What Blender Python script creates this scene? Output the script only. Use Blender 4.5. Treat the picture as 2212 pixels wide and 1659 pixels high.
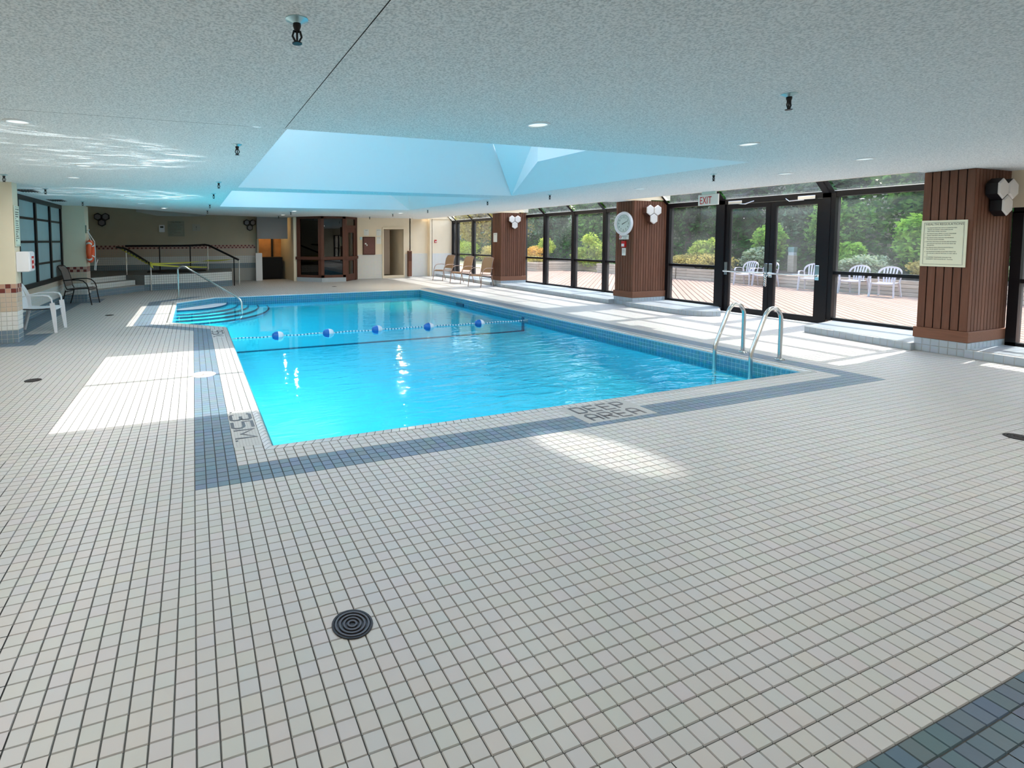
import bpy, math, random
import numpy as np
from math import sin, cos, pi, sqrt, atan2, radians
from mathutils import Vector, Matrix
from mathutils.geometry import tessellate_polygon

# ------------------------------------------------------------------ clear
for o in list(bpy.data.objects): bpy.data.objects.remove(o, do_unlink=True)
COL = bpy.context.scene.collection
S = 0.9                      # all sizes below are multiplied by this at the end (real metres)
T = 0.075                    # floor tile module
CZ = 2.65                    # ceiling height
GX = 11.5                    # plane of the garden glazing
WZ = -0.19                   # pool water level

# ------------------------------------------------------------------ camera
sc = bpy.context.scene
cam_d = bpy.data.cameras.new('camera'); cam = bpy.data.objects.new('camera', cam_d); COL.objects.link(cam)
yaw, pit, roll = .3656, .0605, -.0034
fwd = Vector((sin(yaw)*cos(pit), cos(yaw)*cos(pit), -sin(pit)))
rt = Vector((cos(yaw), -sin(yaw), 0)); up = rt.cross(fwd)
r2 = cos(roll)*rt + sin(roll)*up; u2 = -sin(roll)*rt + cos(roll)*up
cam.matrix_world = Matrix(((r2.x, u2.x, -fwd.x, .0299*S), (r2.y, u2.y, -fwd.y, -3.7384*S), (r2.z, u2.z, -fwd.z, 1.6796*S), (0, 0, 0, 1)))
cam_d.sensor_width = 36; cam_d.lens = 1145.16/2212*36
cam_d.shift_x = (1106-856.3)/2212; cam_d.shift_y = (588.2-829.5)/2212
cam_d.clip_start = .05; cam_d.clip_end = 300
sc.camera = cam

# ------------------------------------------------------------------ world, sun, exposure
SUNDIR = Vector((1, .12, 1.32)).normalized()          # towards the sun
w = bpy.data.worlds.new('world'); sc.world = w; w.use_nodes = True
nt = w.node_tree; nt.nodes.clear()
sky = nt.nodes.new('ShaderNodeTexSky'); sky.sky_type = 'NISHITA'; sky.sun_disc = False
sky.sun_elevation = radians(52.7); sky.sun_rotation = atan2(SUNDIR.x, SUNDIR.y)
sky.air_density = 1.6; sky.dust_density = 2.0; sky.ozone_density = 1
bg = nt.nodes.new('ShaderNodeBackground'); bg.inputs[1].default_value = .52
out = nt.nodes.new('ShaderNodeOutputWorld')
nt.links.new(sky.outputs[0], bg.inputs[0]); nt.links.new(bg.outputs[0], out.inputs[0])
sd = bpy.data.lights.new('sun', 'SUN'); sd.energy = 4.3; sd.angle = radians(.6); sd.color = (1, .95, .87)
so = bpy.data.objects.new('sun', sd); COL.objects.link(so)
so.rotation_euler = SUNDIR.to_track_quat('Z', 'Y').to_euler(); so.location = (14, 4, 14)
sc.view_settings.view_transform = 'Standard'; sc.view_settings.look = 'None'
sc.view_settings.gamma = 1; sc.view_settings.use_curve_mapping = False
sc.view_settings.exposure = 1.0
DOWN_W = 11                                           # base watts of each ceiling lamp, added fill included

# ------------------------------------------------------------------ material helpers
MATS = {}
def pmat(name, col, rough=.5, metal=0, spec=.5, noise=None, bump=None, trans=0, emit=None, coat=0):
    """noise=(scale, amount[, detail]) colour mottling; bump=(scale, strength)"""
    m = bpy.data.materials.new(name); m.use_nodes = True; n = m.node_tree.nodes; l = m.node_tree.links
    b = n['Principled BSDF']; b.inputs['Roughness'].default_value = rough; b.inputs['Metallic'].default_value = metal
    b.inputs['Base Color'].default_value = (*col, 1); b.inputs['Specular IOR Level'].default_value = spec
    b.inputs['Coat Weight'].default_value = coat
    tc = n.new('ShaderNodeTexCoord')
    if noise:
        t = n.new('ShaderNodeTexNoise'); t.inputs['Scale'].default_value = noise[0]; t.inputs['Detail'].default_value = noise[2] if len(noise) > 2 else 4
        l.new(tc.outputs['Object'], t.inputs['Vector'])
        mx = n.new('ShaderNodeMix'); mx.data_type = 'RGBA'; a = noise[1]
        mx.inputs[6].default_value = (*[c*(1-a) for c in col], 1); mx.inputs[7].default_value = (*[min(1, c*(1+a)) for c in col], 1)
        cr = n.new('ShaderNodeMapRange'); cr.inputs[1].default_value = .3; cr.inputs[2].default_value = .7
        l.new(t.outputs[0], cr.inputs[0]); l.new(cr.outputs[0], mx.inputs[0]); l.new(mx.outputs[2], b.inputs['Base Color'])
    if bump:
        t = n.new('ShaderNodeTexNoise'); t.inputs['Scale'].default_value = bump[0]; t.inputs['Detail'].default_value = 3
        l.new(tc.outputs['Object'], t.inputs['Vector'])
        bn = n.new('ShaderNodeBump'); bn.inputs['Strength'].default_value = bump[1]; bn.inputs['Distance'].default_value = .01
        l.new(t.outputs[0], bn.inputs['Height']); l.new(bn.outputs[0], b.inputs['Normal'])
    if emit:
        b.inputs['Emission Color'].default_value = (*emit[0], 1); b.inputs['Emission Strength'].default_value = emit[1]
    MATS[name] = m; return m

def tile_mat(name, col, pitch, tint=.06, val=.08, rough=.3, axes='XY'):
    """glazed tile whose tint changes from tile to tile (hash of the tile's place in the grid)"""
    m = pmat(name, col, rough, spec=.35); n = m.node_tree.nodes; l = m.node_tree.links; b = n['Principled BSDF']
    g = n.new('ShaderNodeNewGeometry'); v = n.new('ShaderNodeVectorMath'); v.operation = 'SCALE'; v.inputs['Scale'].default_value = 1/(pitch*S)
    l.new(g.outputs['Position'], v.inputs[0])
    a = n.new('ShaderNodeVectorMath'); a.operation = 'ADD'; a.inputs[1].default_value = (.0, .0, .35); l.new(v.outputs[0], a.inputs[0])
    f = n.new('ShaderNodeVectorMath'); f.operation = 'FLOOR'; l.new(a.outputs[0], f.inputs[0])
    wn = n.new('ShaderNodeTexWhiteNoise'); wn.noise_dimensions = '3D'; l.new(f.outputs[0], wn.inputs['Vector'])
    sep = n.new('ShaderNodeSeparateColor'); l.new(wn.outputs['Color'], sep.inputs[0])
    def rng(sock, lo, hi):
        r = n.new('ShaderNodeMapRange'); r.inputs[3].default_value = lo; r.inputs[4].default_value = hi; l.new(sock, r.inputs[0]); return r.outputs[0]
    cmb = n.new('ShaderNodeCombineColor')
    l.new(rng(sep.outputs[0], 1-tint, 1+tint*.3), cmb.inputs[0]); l.new(rng(sep.outputs[1], 1-tint*.6, 1+tint*.2), cmb.inputs[1]); l.new(rng(sep.outputs[2], 1-tint, 1+tint*.3), cmb.inputs[2])
    mm = n.new('ShaderNodeMix'); mm.data_type = 'RGBA'; mm.blend_type = 'MULTIPLY'; mm.inputs[0].default_value = 1
    mm.inputs[6].default_value = (*col, 1); l.new(cmb.outputs[0], mm.inputs[7])
    nz = n.new('ShaderNodeTexNoise'); nz.inputs['Scale'].default_value = 1.1; nz.inputs['Detail'].default_value = 5; l.new(g.outputs['Position'], nz.inputs['Vector'])
    m2 = n.new('ShaderNodeMix'); m2.data_type = 'RGBA'; m2.blend_type = 'MULTIPLY'; m2.inputs[0].default_value = 1
    gr = n.new('ShaderNodeCombineColor'); o = rng(nz.outputs[0], 1-val, 1+val)
    for i in range(3): l.new(o, gr.inputs[i])
    l.new(mm.outputs[2], m2.inputs[6]); l.new(gr.outputs[0], m2.inputs[7]); l.new(m2.outputs[2], b.inputs['Base Color'])
    n2 = n.new('ShaderNodeTexNoise'); n2.inputs['Scale'].default_value = 60; l.new(g.outputs['Position'], n2.inputs['Vector'])
    bp = n.new('ShaderNodeBump'); bp.inputs['Strength'].default_value = .08; bp.inputs['Distance'].default_value = .004
    l.new(n2.outputs[0], bp.inputs['Height']); l.new(bp.outputs[0], b.inputs['Normal'])
    return m

def thin_glass(name, tint=(.93, .96, .96), haze=.03, hazecol=(.8, .85, .88), ior=1.5, rough=0.0):
    m = bpy.data.materials.new(name); m.use_nodes = True; n = m.node_tree.nodes; l = m.node_tree.links; n.clear()
    o = n.new('ShaderNodeOutputMaterial'); tr = n.new('ShaderNodeBsdfTransparent'); tr.inputs[0].default_value = (*tint, 1)
    gl = n.new('ShaderNodeBsdfGlossy'); gl.inputs['Roughness'].default_value = rough
    fr = n.new('ShaderNodeFresnel'); fr.inputs[0].default_value = ior; mx = n.new('ShaderNodeMixShader')
    g_ = n.new('ShaderNodeNewGeometry'); sb = n.new('ShaderNodeMath'); sb.operation = 'SUBTRACT'; sb.use_clamp = True; l.new(fr.outputs[0], sb.inputs[0]); l.new(g_.outputs['Backfacing'], sb.inputs[1])   # only the outer faces of a pane mirror
    l.new(sb.outputs[0], mx.inputs[0]); l.new(tr.outputs[0], mx.inputs[1]); l.new(gl.outputs[0], mx.inputs[2])
    df = n.new('ShaderNodeBsdfTranslucent'); df.inputs[0].default_value = (*hazecol, 1)
    m2 = n.new('ShaderNodeMixShader'); l.new(mx.outputs[0], m2.inputs[1]); l.new(df.outputs[0], m2.inputs[2])
    if haze > .01:
        tc = n.new('ShaderNodeTexCoord'); nz = n.new('ShaderNodeTexNoise'); nz.inputs['Scale'].default_value = 1.6; nz.inputs['Detail'].default_value = 6
        l.new(tc.outputs['Object'], nz.inputs['Vector']); r = n.new('ShaderNodeMapRange'); r.inputs[1].default_value = .3; r.inputs[2].default_value = .75
        r.inputs[3].default_value = haze*.4; r.inputs[4].default_value = haze*2; l.new(nz.outputs[0], r.inputs[0]); l.new(r.outputs[0], m2.inputs[0])
    else: m2.inputs[0].default_value = haze
    l.new(m2.outputs[0], o.inputs[0]); MATS[name] = m; return m

def water_mat():
    m = bpy.data.materials.new('water'); m.use_nodes = True; n = m.node_tree.nodes; l = m.node_tree.links; n.clear()
    o = n.new('ShaderNodeOutputMaterial'); tr = n.new('ShaderNodeBsdfTransparent'); tr.inputs[0].default_value = (.36, .97, 1, 1)
    gl = n.new('ShaderNodeBsdfGlossy'); gl.inputs['Roughness'].default_value = .02; gl.inputs[0].default_value = (.85, .97, 1, 1)
    g = n.new('ShaderNodeNewGeometry')
    mp = n.new('ShaderNodeMapping'); mp.inputs['Scale'].default_value = (1.6, 4.2, 1); mp.inputs['Rotation'].default_value = (0, 0, .35); l.new(g.outputs['Position'], mp.inputs[0])
    nz = n.new('ShaderNodeTexNoise'); nz.inputs['Scale'].default_value = 1.5; nz.inputs['Detail'].default_value = 3; nz.inputs['Distortion'].default_value = .8
    l.new(mp.outputs[0], nz.inputs['Vector'])
    n3 = n.new('ShaderNodeTexNoise'); n3.inputs['Scale'].default_value = .3; l.new(g.outputs['Position'], n3.inputs['Vector'])
    # ripples are livelier towards the ladder corner than in the calm far half
    sx = n.new('ShaderNodeSeparateXYZ'); l.new(g.outputs['Position'], sx.inputs[0])
    my = n.new('ShaderNodeMapRange'); my.inputs[1].default_value = 5.2; my.inputs[2].default_value = 1.5; my.inputs[3].default_value = .12; my.inputs[4].default_value = 1
    mx_ = n.new('ShaderNodeMapRange'); mx_.inputs[1].default_value = 1.2; mx_.inputs[2].default_value = 3.6; mx_.inputs[3].default_value = .15; mx_.inputs[4].default_value = 1
    l.new(sx.outputs[1], my.inputs[0]); l.new(sx.outputs[0], mx_.inputs[0])
    mu = n.new('ShaderNodeMath'); mu.operation = 'MULTIPLY'; l.new(my.outputs[0], mu.inputs[0]); l.new(mx_.outputs[0], mu.inputs[1])
    m3 = n.new('ShaderNodeMath'); m3.operation = 'MULTIPLY'; m3.inputs[1].default_value = 1.5; l.new(mu.outputs[0], m3.inputs[0])
    st = n.new('ShaderNodeMath'); st.operation = 'MULTIPLY'; l.new(m3.outputs[0], st.inputs[0]); l.new(n3.outputs[0], st.inputs[1])
    bn = n.new('ShaderNodeBump'); bn.inputs['Distance'].default_value = .05; l.new(nz.outputs[0], bn.inputs['Height']); l.new(st.outputs[0], bn.inputs['Strength'])
    fr = n.new('ShaderNodeFresnel'); fr.inputs[0].default_value = 1.27; l.new(bn.outputs[0], fr.inputs['Normal']); l.new(bn.outputs[0], gl.inputs['Normal'])
    mx = n.new('ShaderNodeMixShader'); l.new(fr.outputs[0], mx.inputs[0]); l.new(tr.outputs[0], mx.inputs[1]); l.new(gl.outputs[0], mx.inputs[2])
    l.new(mx.outputs[0], o.inputs[0]); MATS['water'] = m; return m

def leaf_mat(name, c1, c2, scale=6):
    m = bpy.data.materials.new(name); m.use_nodes = True; n = m.node_tree.nodes; l = m.node_tree.links; n.clear()
    o = n.new('ShaderNodeOutputMaterial'); g = n.new('ShaderNodeNewGeometry')
    wn = n.new('ShaderNodeTexNoise'); wn.inputs['Scale'].default_value = scale; wn.inputs['Detail'].default_value = 2; l.new(g.outputs['Position'], wn.inputs['Vector'])
    r = n.new('ShaderNodeMapRange'); r.inputs[1].default_value = .35; r.inputs[2].default_value = .65; l.new(wn.outputs[0], r.inputs[0])
    mx = n.new('ShaderNodeMix'); mx.data_type = 'RGBA'; mx.inputs[6].default_value = (*c1, 1); mx.inputs[7].default_value = (*c2, 1); l.new(r.outputs[0], mx.inputs[0])
    d = n.new('ShaderNodeBsdfDiffuse'); t = n.new('ShaderNodeBsdfTranslucent'); l.new(mx.outputs[2], d.inputs[0]); l.new(mx.outputs[2], t.inputs[0])
    ms = n.new('ShaderNodeMixShader'); ms.inputs[0].default_value = .35; l.new(d.outputs[0], ms.inputs[1]); l.new(t.outputs[0], ms.inputs[2]); l.new(ms.outputs[0], o.inputs[0])
    MATS[name] = m; return m

def wood_mat(name, col, axis='Z', scale=6, amt=.25, rough=.55):
    m = pmat(name, col, rough, spec=.2); n = m.node_tree.nodes; l = m.node_tree.links; b = n['Principled BSDF']
    g = n.new('ShaderNodeNewGeometry'); mp = n.new('ShaderNodeMapping'); s = {'Z': (9, 9, .7), 'X': (.7, 9, 9), 'Y': (9, .7, 9), 'D': (3, 3, 3)}[axis]
    mp.inputs['Scale'].default_value = s; l.new(g.outputs['Position'], mp.inputs[0])
    nz = n.new('ShaderNodeTexNoise'); nz.inputs['Scale'].default_value = scale; nz.inputs['Detail'].default_value = 5; l.new(mp.outputs[0], nz.inputs['Vector'])
    r = n.new('ShaderNodeMapRange'); r.inputs[1].default_value = .3; r.inputs[2].default_value = .7; l.new(nz.outputs[0], r.inputs[0])
    oi = n.new('ShaderNodeObjectInfo'); ad = n.new('ShaderNodeMath'); ad.operation = 'MULTIPLY_ADD'; ad.inputs[1].default_value = .5; ad.inputs[2].default_value = 0
    l.new(oi.outputs['Random'], ad.inputs[0]); a2 = n.new('ShaderNodeMath'); a2.operation = 'MULTIPLY_ADD'; a2.inputs[1].default_value = .5
    l.new(r.outputs[0], a2.inputs[0]); l.new(ad.outputs[0], a2.inputs[2])
    mx = n.new('ShaderNodeMix'); mx.data_type = 'RGBA'; mx.inputs[6].default_value = (*[c*(1-amt) for c in col], 1); mx.inputs[7].default_value = (*[min(1, c*(1+amt)) for c in col], 1)
    l.new(a2.outputs[0], mx.inputs[0]); l.new(mx.outputs[2], b.inputs['Base Color']); return m

# floor and tile colours
M_tile = tile_mat('pale floor tile', (.475, .466, .455), T, .05, .05, .45)
M_tile_blue = tile_mat('slate blue tile', (.155, .21, .27), T, .14, .06, .45)
M_tile_dark = tile_mat('deep slate border tile', (.11, .15, .195), T, .16, .06)
M_grout = pmat('grout', (.075, .078, .075), .9, bump=(40, .3))
M_grout_l = pmat('pale grout', (.42, .42, .40), .9)
M_mosaic = pmat('mosaic chip white', (.52, .52, .50), .45)
M_mosaic_d = pmat('mosaic chip dark', (.10, .10, .11), .35)
M_coping = tile_mat('bullnose tile', (.54, .54, .53), T, .05, .03, .22)
M_wtile = tile_mat('white wall tile', (.74, .74, .72), T, .03, .03, .25)
M_ttile = tile_mat('tan wall tile', (.58, .47, .37), T, .03, .03, .3)
M_btile = tile_mat('blue base tile', (.20, .27, .33), T, .08, .05, .25)
M_rtile = pmat('maroon tile', (.17, .03, .025), .3)
M_ptile = pmat('salmon tile', (.52, .31, .23), .3)
M_cream = pmat('cream paint', (.76, .69, .53), .7, noise=(2, .03), bump=(90, .06))
M_cream_w = pmat('warm white paint', (.84, .72, .54), .7, noise=(2, .03))
M_olive = pmat('beige paint', (.47, .42, .31), .75, noise=(1.2, .05), bump=(90, .06))
M_white = pmat('white paint', (.78, .79, .80), .6)
M_coffer = pmat('coffer plaster', (.92, .94, .95), .7, bump=(70, .08))
M_black = pmat('dark bronze metal', (.008, .007, .009), .35, spec=.25)
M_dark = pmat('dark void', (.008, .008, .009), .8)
M_steel = pmat('stainless steel', (.72, .70, .68), .2, 1)
M_chrome = pmat('chrome', (.85, .85, .85), .12, 1)
M_plastic = pmat('white resin', (.80, .81, .84), .35)
M_plasticw = pmat('toned down deck chair resin', (.60, .54, .55), .4)  # darker pinkish copy of the white resin, offsets the glare of full sun
M_paper = pmat('paper', (.78, .79, .74), .8)
M_signc = pmat('cream sign board', (.80, .78, .58), .5)
M_signg = pmat('pale green sign board', (.66, .76, .64), .5)
M_wrap = pmat('black tape wrap', (.004, .004, .004), .6)
M_ink = pmat('ink', (.06, .07, .06), .7)
M_red = pmat('red', (.55, .02, .02), .45)
M_orange = pmat('lifebuoy orange', (.85, .10, .02), .45)
M_rope = pmat('white rope', (.8, .8, .78), .8)
M_poolfloor = pmat('pool plaster', (.30, .86, 1), .6, noise=(.5, .05))
M_poolstep = pmat('pool step nosing', (.015, .10, .20), .4)
M_ptile_b = tile_mat('waterline tile', (.075, .28, .42), .062, .2, .08, .15)
M_pgrout = pmat('waterline grout', (.22, .52, .66), .8)
M_water = water_mat()
M_glass = thin_glass('window glass', (.84, .855, .86), .014)
M_glass_s = thin_glass('skylight glass', (.97, .98, .98), .012)
M_glass_r = thin_glass('tinted roof glass', (.60, .62, .63), .02)
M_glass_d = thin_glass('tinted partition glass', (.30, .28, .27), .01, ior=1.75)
M_frost = pmat('frosted glass', (.34, .47, .50), .35, noise=(1.2, .12))
M_wood = wood_mat('red brown pillar boards', (.15, .066, .041), 'Z')
M_woodtrim = wood_mat('pillar base board', (.20, .09, .055), 'Y')
M_frame = wood_mat('dark reddish partition frame', (.105, .045, .032), 'Z')
M_deck = wood_mat('weathered deck boards', (.31, .205, .155), 'D', 6, .16, .8)
M_beam = wood_mat('planter timber', (.52, .40, .30), 'Y', 5, .3, .85)
M_soil = pmat('soil', (.10, .07, .05), .95, noise=(8, .3), bump=(20, .8))
M_path = pmat('ochre gravel path', (.55, .42, .20), .95, noise=(20, .2))
M_bronze = pmat('bronze chair frame', (.32, .22, .17), .35, .3)
M_sling = pmat('tan sling fabric', (.36, .23, .13), .8, bump=(300, .3))
M_slingd = pmat('taupe sling fabric', (.16, .13, .115), .8)
M_yellow = pmat('caution tape yellow', (.55, .55, .06), .5)
M_iron = pmat('cast iron', (.012, .011, .013), .45, .3)
M_ironl = pmat('worn iron rib', (.07, .065, .068), .4, .5)
M_buoyb = pmat('blue float', (.01, .15, .50), .3)
M_cyanfl = pmat('teal float', (.03, .25, .38), .4)
M_lampface = pmat('opal lamp face', (.66, .64, .62), .4)
M_lampgrey = pmat('unlit lamp face', (.20, .19, .20), .5)
M_board = pmat('notice board maroon', (.14, .05, .04), .5, noise=(30, .2))
M_lit = pmat('lit downlight lens', (.9, .9, .9), .4, emit=((1, .96, .9), 3))
M_lens = pmat('frosted downlight lens', (.75, .80, .80), .4, emit=((.9, 1, 1), .35))  # faint glow added so the unlit lenses show up
M_ring = pmat('downlight trim ring', (.80, .82, .82), .4)
M_galv = pmat('galvanised plate', (.45, .66, .70), .3, .7)
M_amber = pmat('amber lit wall colour', (.50, .24, .08), .6, noise=(3, .2))  # amber stands in for orange light on the alcove wall
M_bulk = pmat('grey bulkhead', (.26, .25, .25), .8)
M_stone = pmat('pale stone platform top', (.16, .17, .17), .5, noise=(40, .15))

def ceiling_material():
    m = pmat('stippled ceiling', (.60, .64, .64), .85); n = m.node_tree.nodes; l = m.node_tree.links; b = n['Principled BSDF']
    g = n.new('ShaderNodeNewGeometry'); nz = n.new('ShaderNodeTexNoise'); nz.inputs['Scale'].default_value = 85; nz.inputs['Detail'].default_value = 3; nz.inputs['Roughness'].default_value = .6
    l.new(g.outputs['Position'], nz.inputs['Vector']); r = n.new('ShaderNodeMapRange'); r.inputs[1].default_value = .38; r.inputs[2].default_value = .56; l.new(nz.outputs[0], r.inputs[0])
    mx = n.new('ShaderNodeMix'); mx.data_type = 'RGBA'; mx.inputs[6].default_value = (.60, .64, .64, 1); mx.inputs[7].default_value = (.93, .95, .94, 1)
    l.new(r.outputs[0], mx.inputs[0]); l.new(mx.outputs[2], b.inputs['Base Color'])
    bn = n.new('ShaderNodeBump'); bn.inputs['Strength'].default_value = .7; bn.inputs['Distance'].default_value = .012; l.new(nz.outputs[0], bn.inputs['Height']); l.new(bn.outputs[0], b.inputs['Normal'])
    return m
M_ceil = ceiling_material()

# ------------------------------------------------------------------ mesh helpers
class MB:
    def __init__(s): s.v = []; s.f = []; s.m = []; s.cm = 0
    def add(s, vs, fs):
        k = len(s.v); s.v += [tuple(v) for v in vs]; s.f += [tuple(i+k for i in f) for f in fs]; s.m += [s.cm]*len(fs); return s
    def box(s, x0, x1, y0, y1, z0, z1, M=None, b=0):
        if x0 > x1: x0, x1 = x1, x0
        if y0 > y1: y0, y1 = y1, y0
        if z0 > z1: z0, z1 = z1, z0
        if b:
            b = min(b, (x1-x0)/2.01, (y1-y0)/2.01, (z1-z0)/2.01); vs = []
            for z, d in ((z0, b), (z0+b, 0), (z1-b, 0), (z1, b)):
                vs += [(x0+d, y0+d, z), (x1-d, y0+d, z), (x1-d, y1-d, z), (x0+d, y1-d, z)]
            fs = [(3, 2, 1, 0), (12, 13, 14, 15)]
            for k in range(3):
                for i in range(4): a = k*4+i; c = k*4+(i+1) % 4; fs.append((a, c, c+4, a+4))
        else:
            vs = [(x0, y0, z0), (x1, y0, z0), (x1, y1, z0), (x0, y1, z0), (x0, y0, z1), (x1, y0, z1), (x1, y1, z1), (x0, y1, z1)]
            fs = [(3, 2, 1, 0), (4, 5, 6, 7), (0, 1, 5, 4), (1, 2, 6, 5), (2, 3, 7, 6), (3, 0, 4, 7)]
        if M: vs = [tuple(M @ Vector(v)) for v in vs]
        return s.add(vs, fs)
    def quad(s, a, b, c, d): return s.add([a, b, c, d], [(0, 1, 2, 3)])
    def prism(s, poly, z0, z1, M=None):
        n = len(poly); vs = [(x, y, z0) for x, y in poly]+[(x, y, z1) for x, y in poly]
        if M: vs = [tuple(M @ Vector(v)) for v in vs]
        return s.add(vs, [tuple(range(n-1, -1, -1)), tuple(range(n, 2*n))]+[(i, (i+1) % n, n+(i+1) % n, n+i) for i in range(n)])
    def tube(s, pts, r, n=10, cap=True):
        pts = [Vector(p) for p in pts]; rs = r if isinstance(r, (list, tuple)) else [r]*len(pts)
        t0 = (pts[1]-pts[0]).normalized(); ref = Vector((0, 0, 1)) if abs(t0.z) < .9 else Vector((1, 0, 0)); a = t0.cross(ref).normalized(); vs = []; fs = []
        for i, p in enumerate(pts):
            t = (pts[min(i+1, len(pts)-1)]-pts[max(i-1, 0)]).normalized(); a = (a-t*a.dot(t)).normalized(); b = t.cross(a)
            for k in range(n): q = 2*pi*k/n; vs.append(p+rs[i]*(cos(q)*a+sin(q)*b))
        for i in range(len(pts)-1):
            for k in range(n): fs.append((i*n+k, i*n+(k+1) % n, (i+1)*n+(k+1) % n, (i+1)*n+k))
        if cap: fs += [tuple(range(n-1, -1, -1)), tuple(range((len(pts)-1)*n, len(pts)*n))]
        return s.add(vs, fs)
    def strip(s, pts, w, t, side):
        """rectangular section swept along pts: w along `side`, t across"""
        pts = [Vector(p) for p in pts]; n = len(pts); ws = w if isinstance(w, (list, tuple)) else [w]*n; ts = t if isinstance(t, (list, tuple)) else [t]*n
        vs = []; fs = []; side = Vector(side)
        for i, p in enumerate(pts):
            tg = (pts[min(i+1, n-1)]-pts[max(i-1, 0)]).normalized(); sd = (side-tg*side.dot(tg)).normalized(); nm = tg.cross(sd)
            for a, b in ((-1, -1), (1, -1), (1, 1), (-1, 1)): vs.append(p+sd*a*ws[i]/2+nm*b*ts[i]/2)
        for i in range(n-1):
            for k in range(4): fs.append((i*4+k, i*4+(k+1) % 4, (i+1)*4+(k+1) % 4, (i+1)*4+k))
        fs += [(3, 2, 1, 0), tuple(range((n-1)*4, n*4))]; return s.add(vs, fs)
    def lathe(s, prof, n=24, M=None):
        vs = [(r*cos(2*pi*k/n), r*sin(2*pi*k/n), z) for r, z in prof for k in range(n)]
        if M: vs = [tuple(M @ Vector(v)) for v in vs]
        fs = [(i*n+k, i*n+(k+1) % n, (i+1)*n+(k+1) % n, (i+1)*n+k) for i in range(len(prof)-1) for k in range(n)]
        return s.add(vs, fs)
    def sphere(s, c, r, n=10, m=8, sx=1, sy=1, sz=1):
        return s.lathe([(max(1e-4, r*sin(pi*i/m)), -r*cos(pi*i/m)) for i in range(m+1)], n, Matrix.Translation(c) @ Matrix.Diagonal((sx, sy, sz, 1)))
    def grid(s, fn, nu, nv):
        vs = [fn(i/nu, j/nv) for j in range(nv+1) for i in range(nu+1)]
        return s.add(vs, [(j*(nu+1)+i, j*(nu+1)+i+1, (j+1)*(nu+1)+i+1, (j+1)*(nu+1)+i) for j in range(nv) for i in range(nu)])
    def mesh(s, name, mats, smooth=False):
        me = bpy.data.meshes.new(name); me.from_pydata(s.v, [], s.f)
        for m in (mats if isinstance(mats, (list, tuple)) else [mats]): me.materials.append(m)
        if any(s.m): me.polygons.foreach_set('material_index', s.m)
        if smooth:
            me.polygons.foreach_set('use_smooth', [True]*len(s.f))
            try: me.set_sharp_from_angle(angle=radians(40))
            except Exception: pass
        me.update(); return me
    def build(s, name, mats, parent=None, smooth=False, label=None, kind=None):
        """vertices are given in the frame of the top-level ancestor's parent (world) unless the root is 'local'"""
        if parent is not None:
            off = root_off(parent)
            if off: s.v = [(a-off[0], b-off[1], c-off[2]) for a, b, c in s.v]
        o = bpy.data.objects.new(name, s.mesh(name, mats, smooth)); COL.objects.link(o)
        if parent is not None: o.parent = parent
        if label: o['label'] = label
        if kind: o['kind'] = kind
        return o
def root_off(p):
    while p.parent: p = p.parent
    return tuple(p.location) if p.get('wo') else None
def thing(name, label, cat, loc=(0, 0, 0), group=None, local=False, rz=0):
    o = bpy.data.objects.new(name, None); COL.objects.link(o); o.location = loc; o.rotation_euler = (0, 0, rz); o.empty_display_size = .1
    o['label'] = label; o['category'] = cat
    if group: o['group'] = group
    if not local: o['wo'] = 1
    return o
def tag(o, label, cat, group=None, kind=None):
    o['label'] = label; o['category'] = cat
    if group: o['group'] = group
    if kind: o['kind'] = kind
    return o
def struct(mb, name, mats, smooth=False): return mb.build(name, mats, None, smooth, kind='structure')
def dup(root, loc, rz=None, label=None, group=None):
    def rec(o, par):
        c = o.copy(); COL.objects.link(c); c.parent = par
        for ch in list(kids.get(o.name, [])): rec(ch, c)
        return c
    kids = {}
    for o in COL.objects:
        if o.parent: kids.setdefault(o.parent.name, []).append(o)
    r = rec(root, None); r.location = loc
    if rz is not None: r.rotation_euler = (0, 0, rz)
    if label: r['label'] = label
    if group: r['group'] = group
    return r
def lerp(a, b, t): return a+(b-a)*t
def text_verts(body, size, align='LEFT', ext=.0015, space=1.0):
    c = bpy.data.curves.new('t', 'FONT'); c.body = body; c.size = size; c.extrude = ext; c.resolution_u = 2; c.align_x = align; c.space_character = space
    o = bpy.data.objects.new('t', c); COL.objects.link(o); dg = bpy.context.evaluated_depsgraph_get(); me = bpy.data.meshes.new_from_object(o.evaluated_get(dg))
    vs = [tuple(v.co) for v in me.vertices]; fs = [tuple(p.vertices) for p in me.polygons]
    bpy.data.objects.remove(o); bpy.data.curves.remove(c); bpy.data.meshes.remove(me); return vs, fs
def add_text(mb, body, size, org, ux, uy, align='LEFT', sx=1, ext=.0015):
    """ux = reading direction, uy = up of the letters; normal = ux x uy"""
    vs, fs = text_verts(body, size, align, ext); ux = Vector(ux).normalized(); uy = Vector(uy).normalized(); un = ux.cross(uy); org = Vector(org)
    mb.add([org+ux*x*sx+uy*y+un*z for x, y, z in vs], fs)

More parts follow.
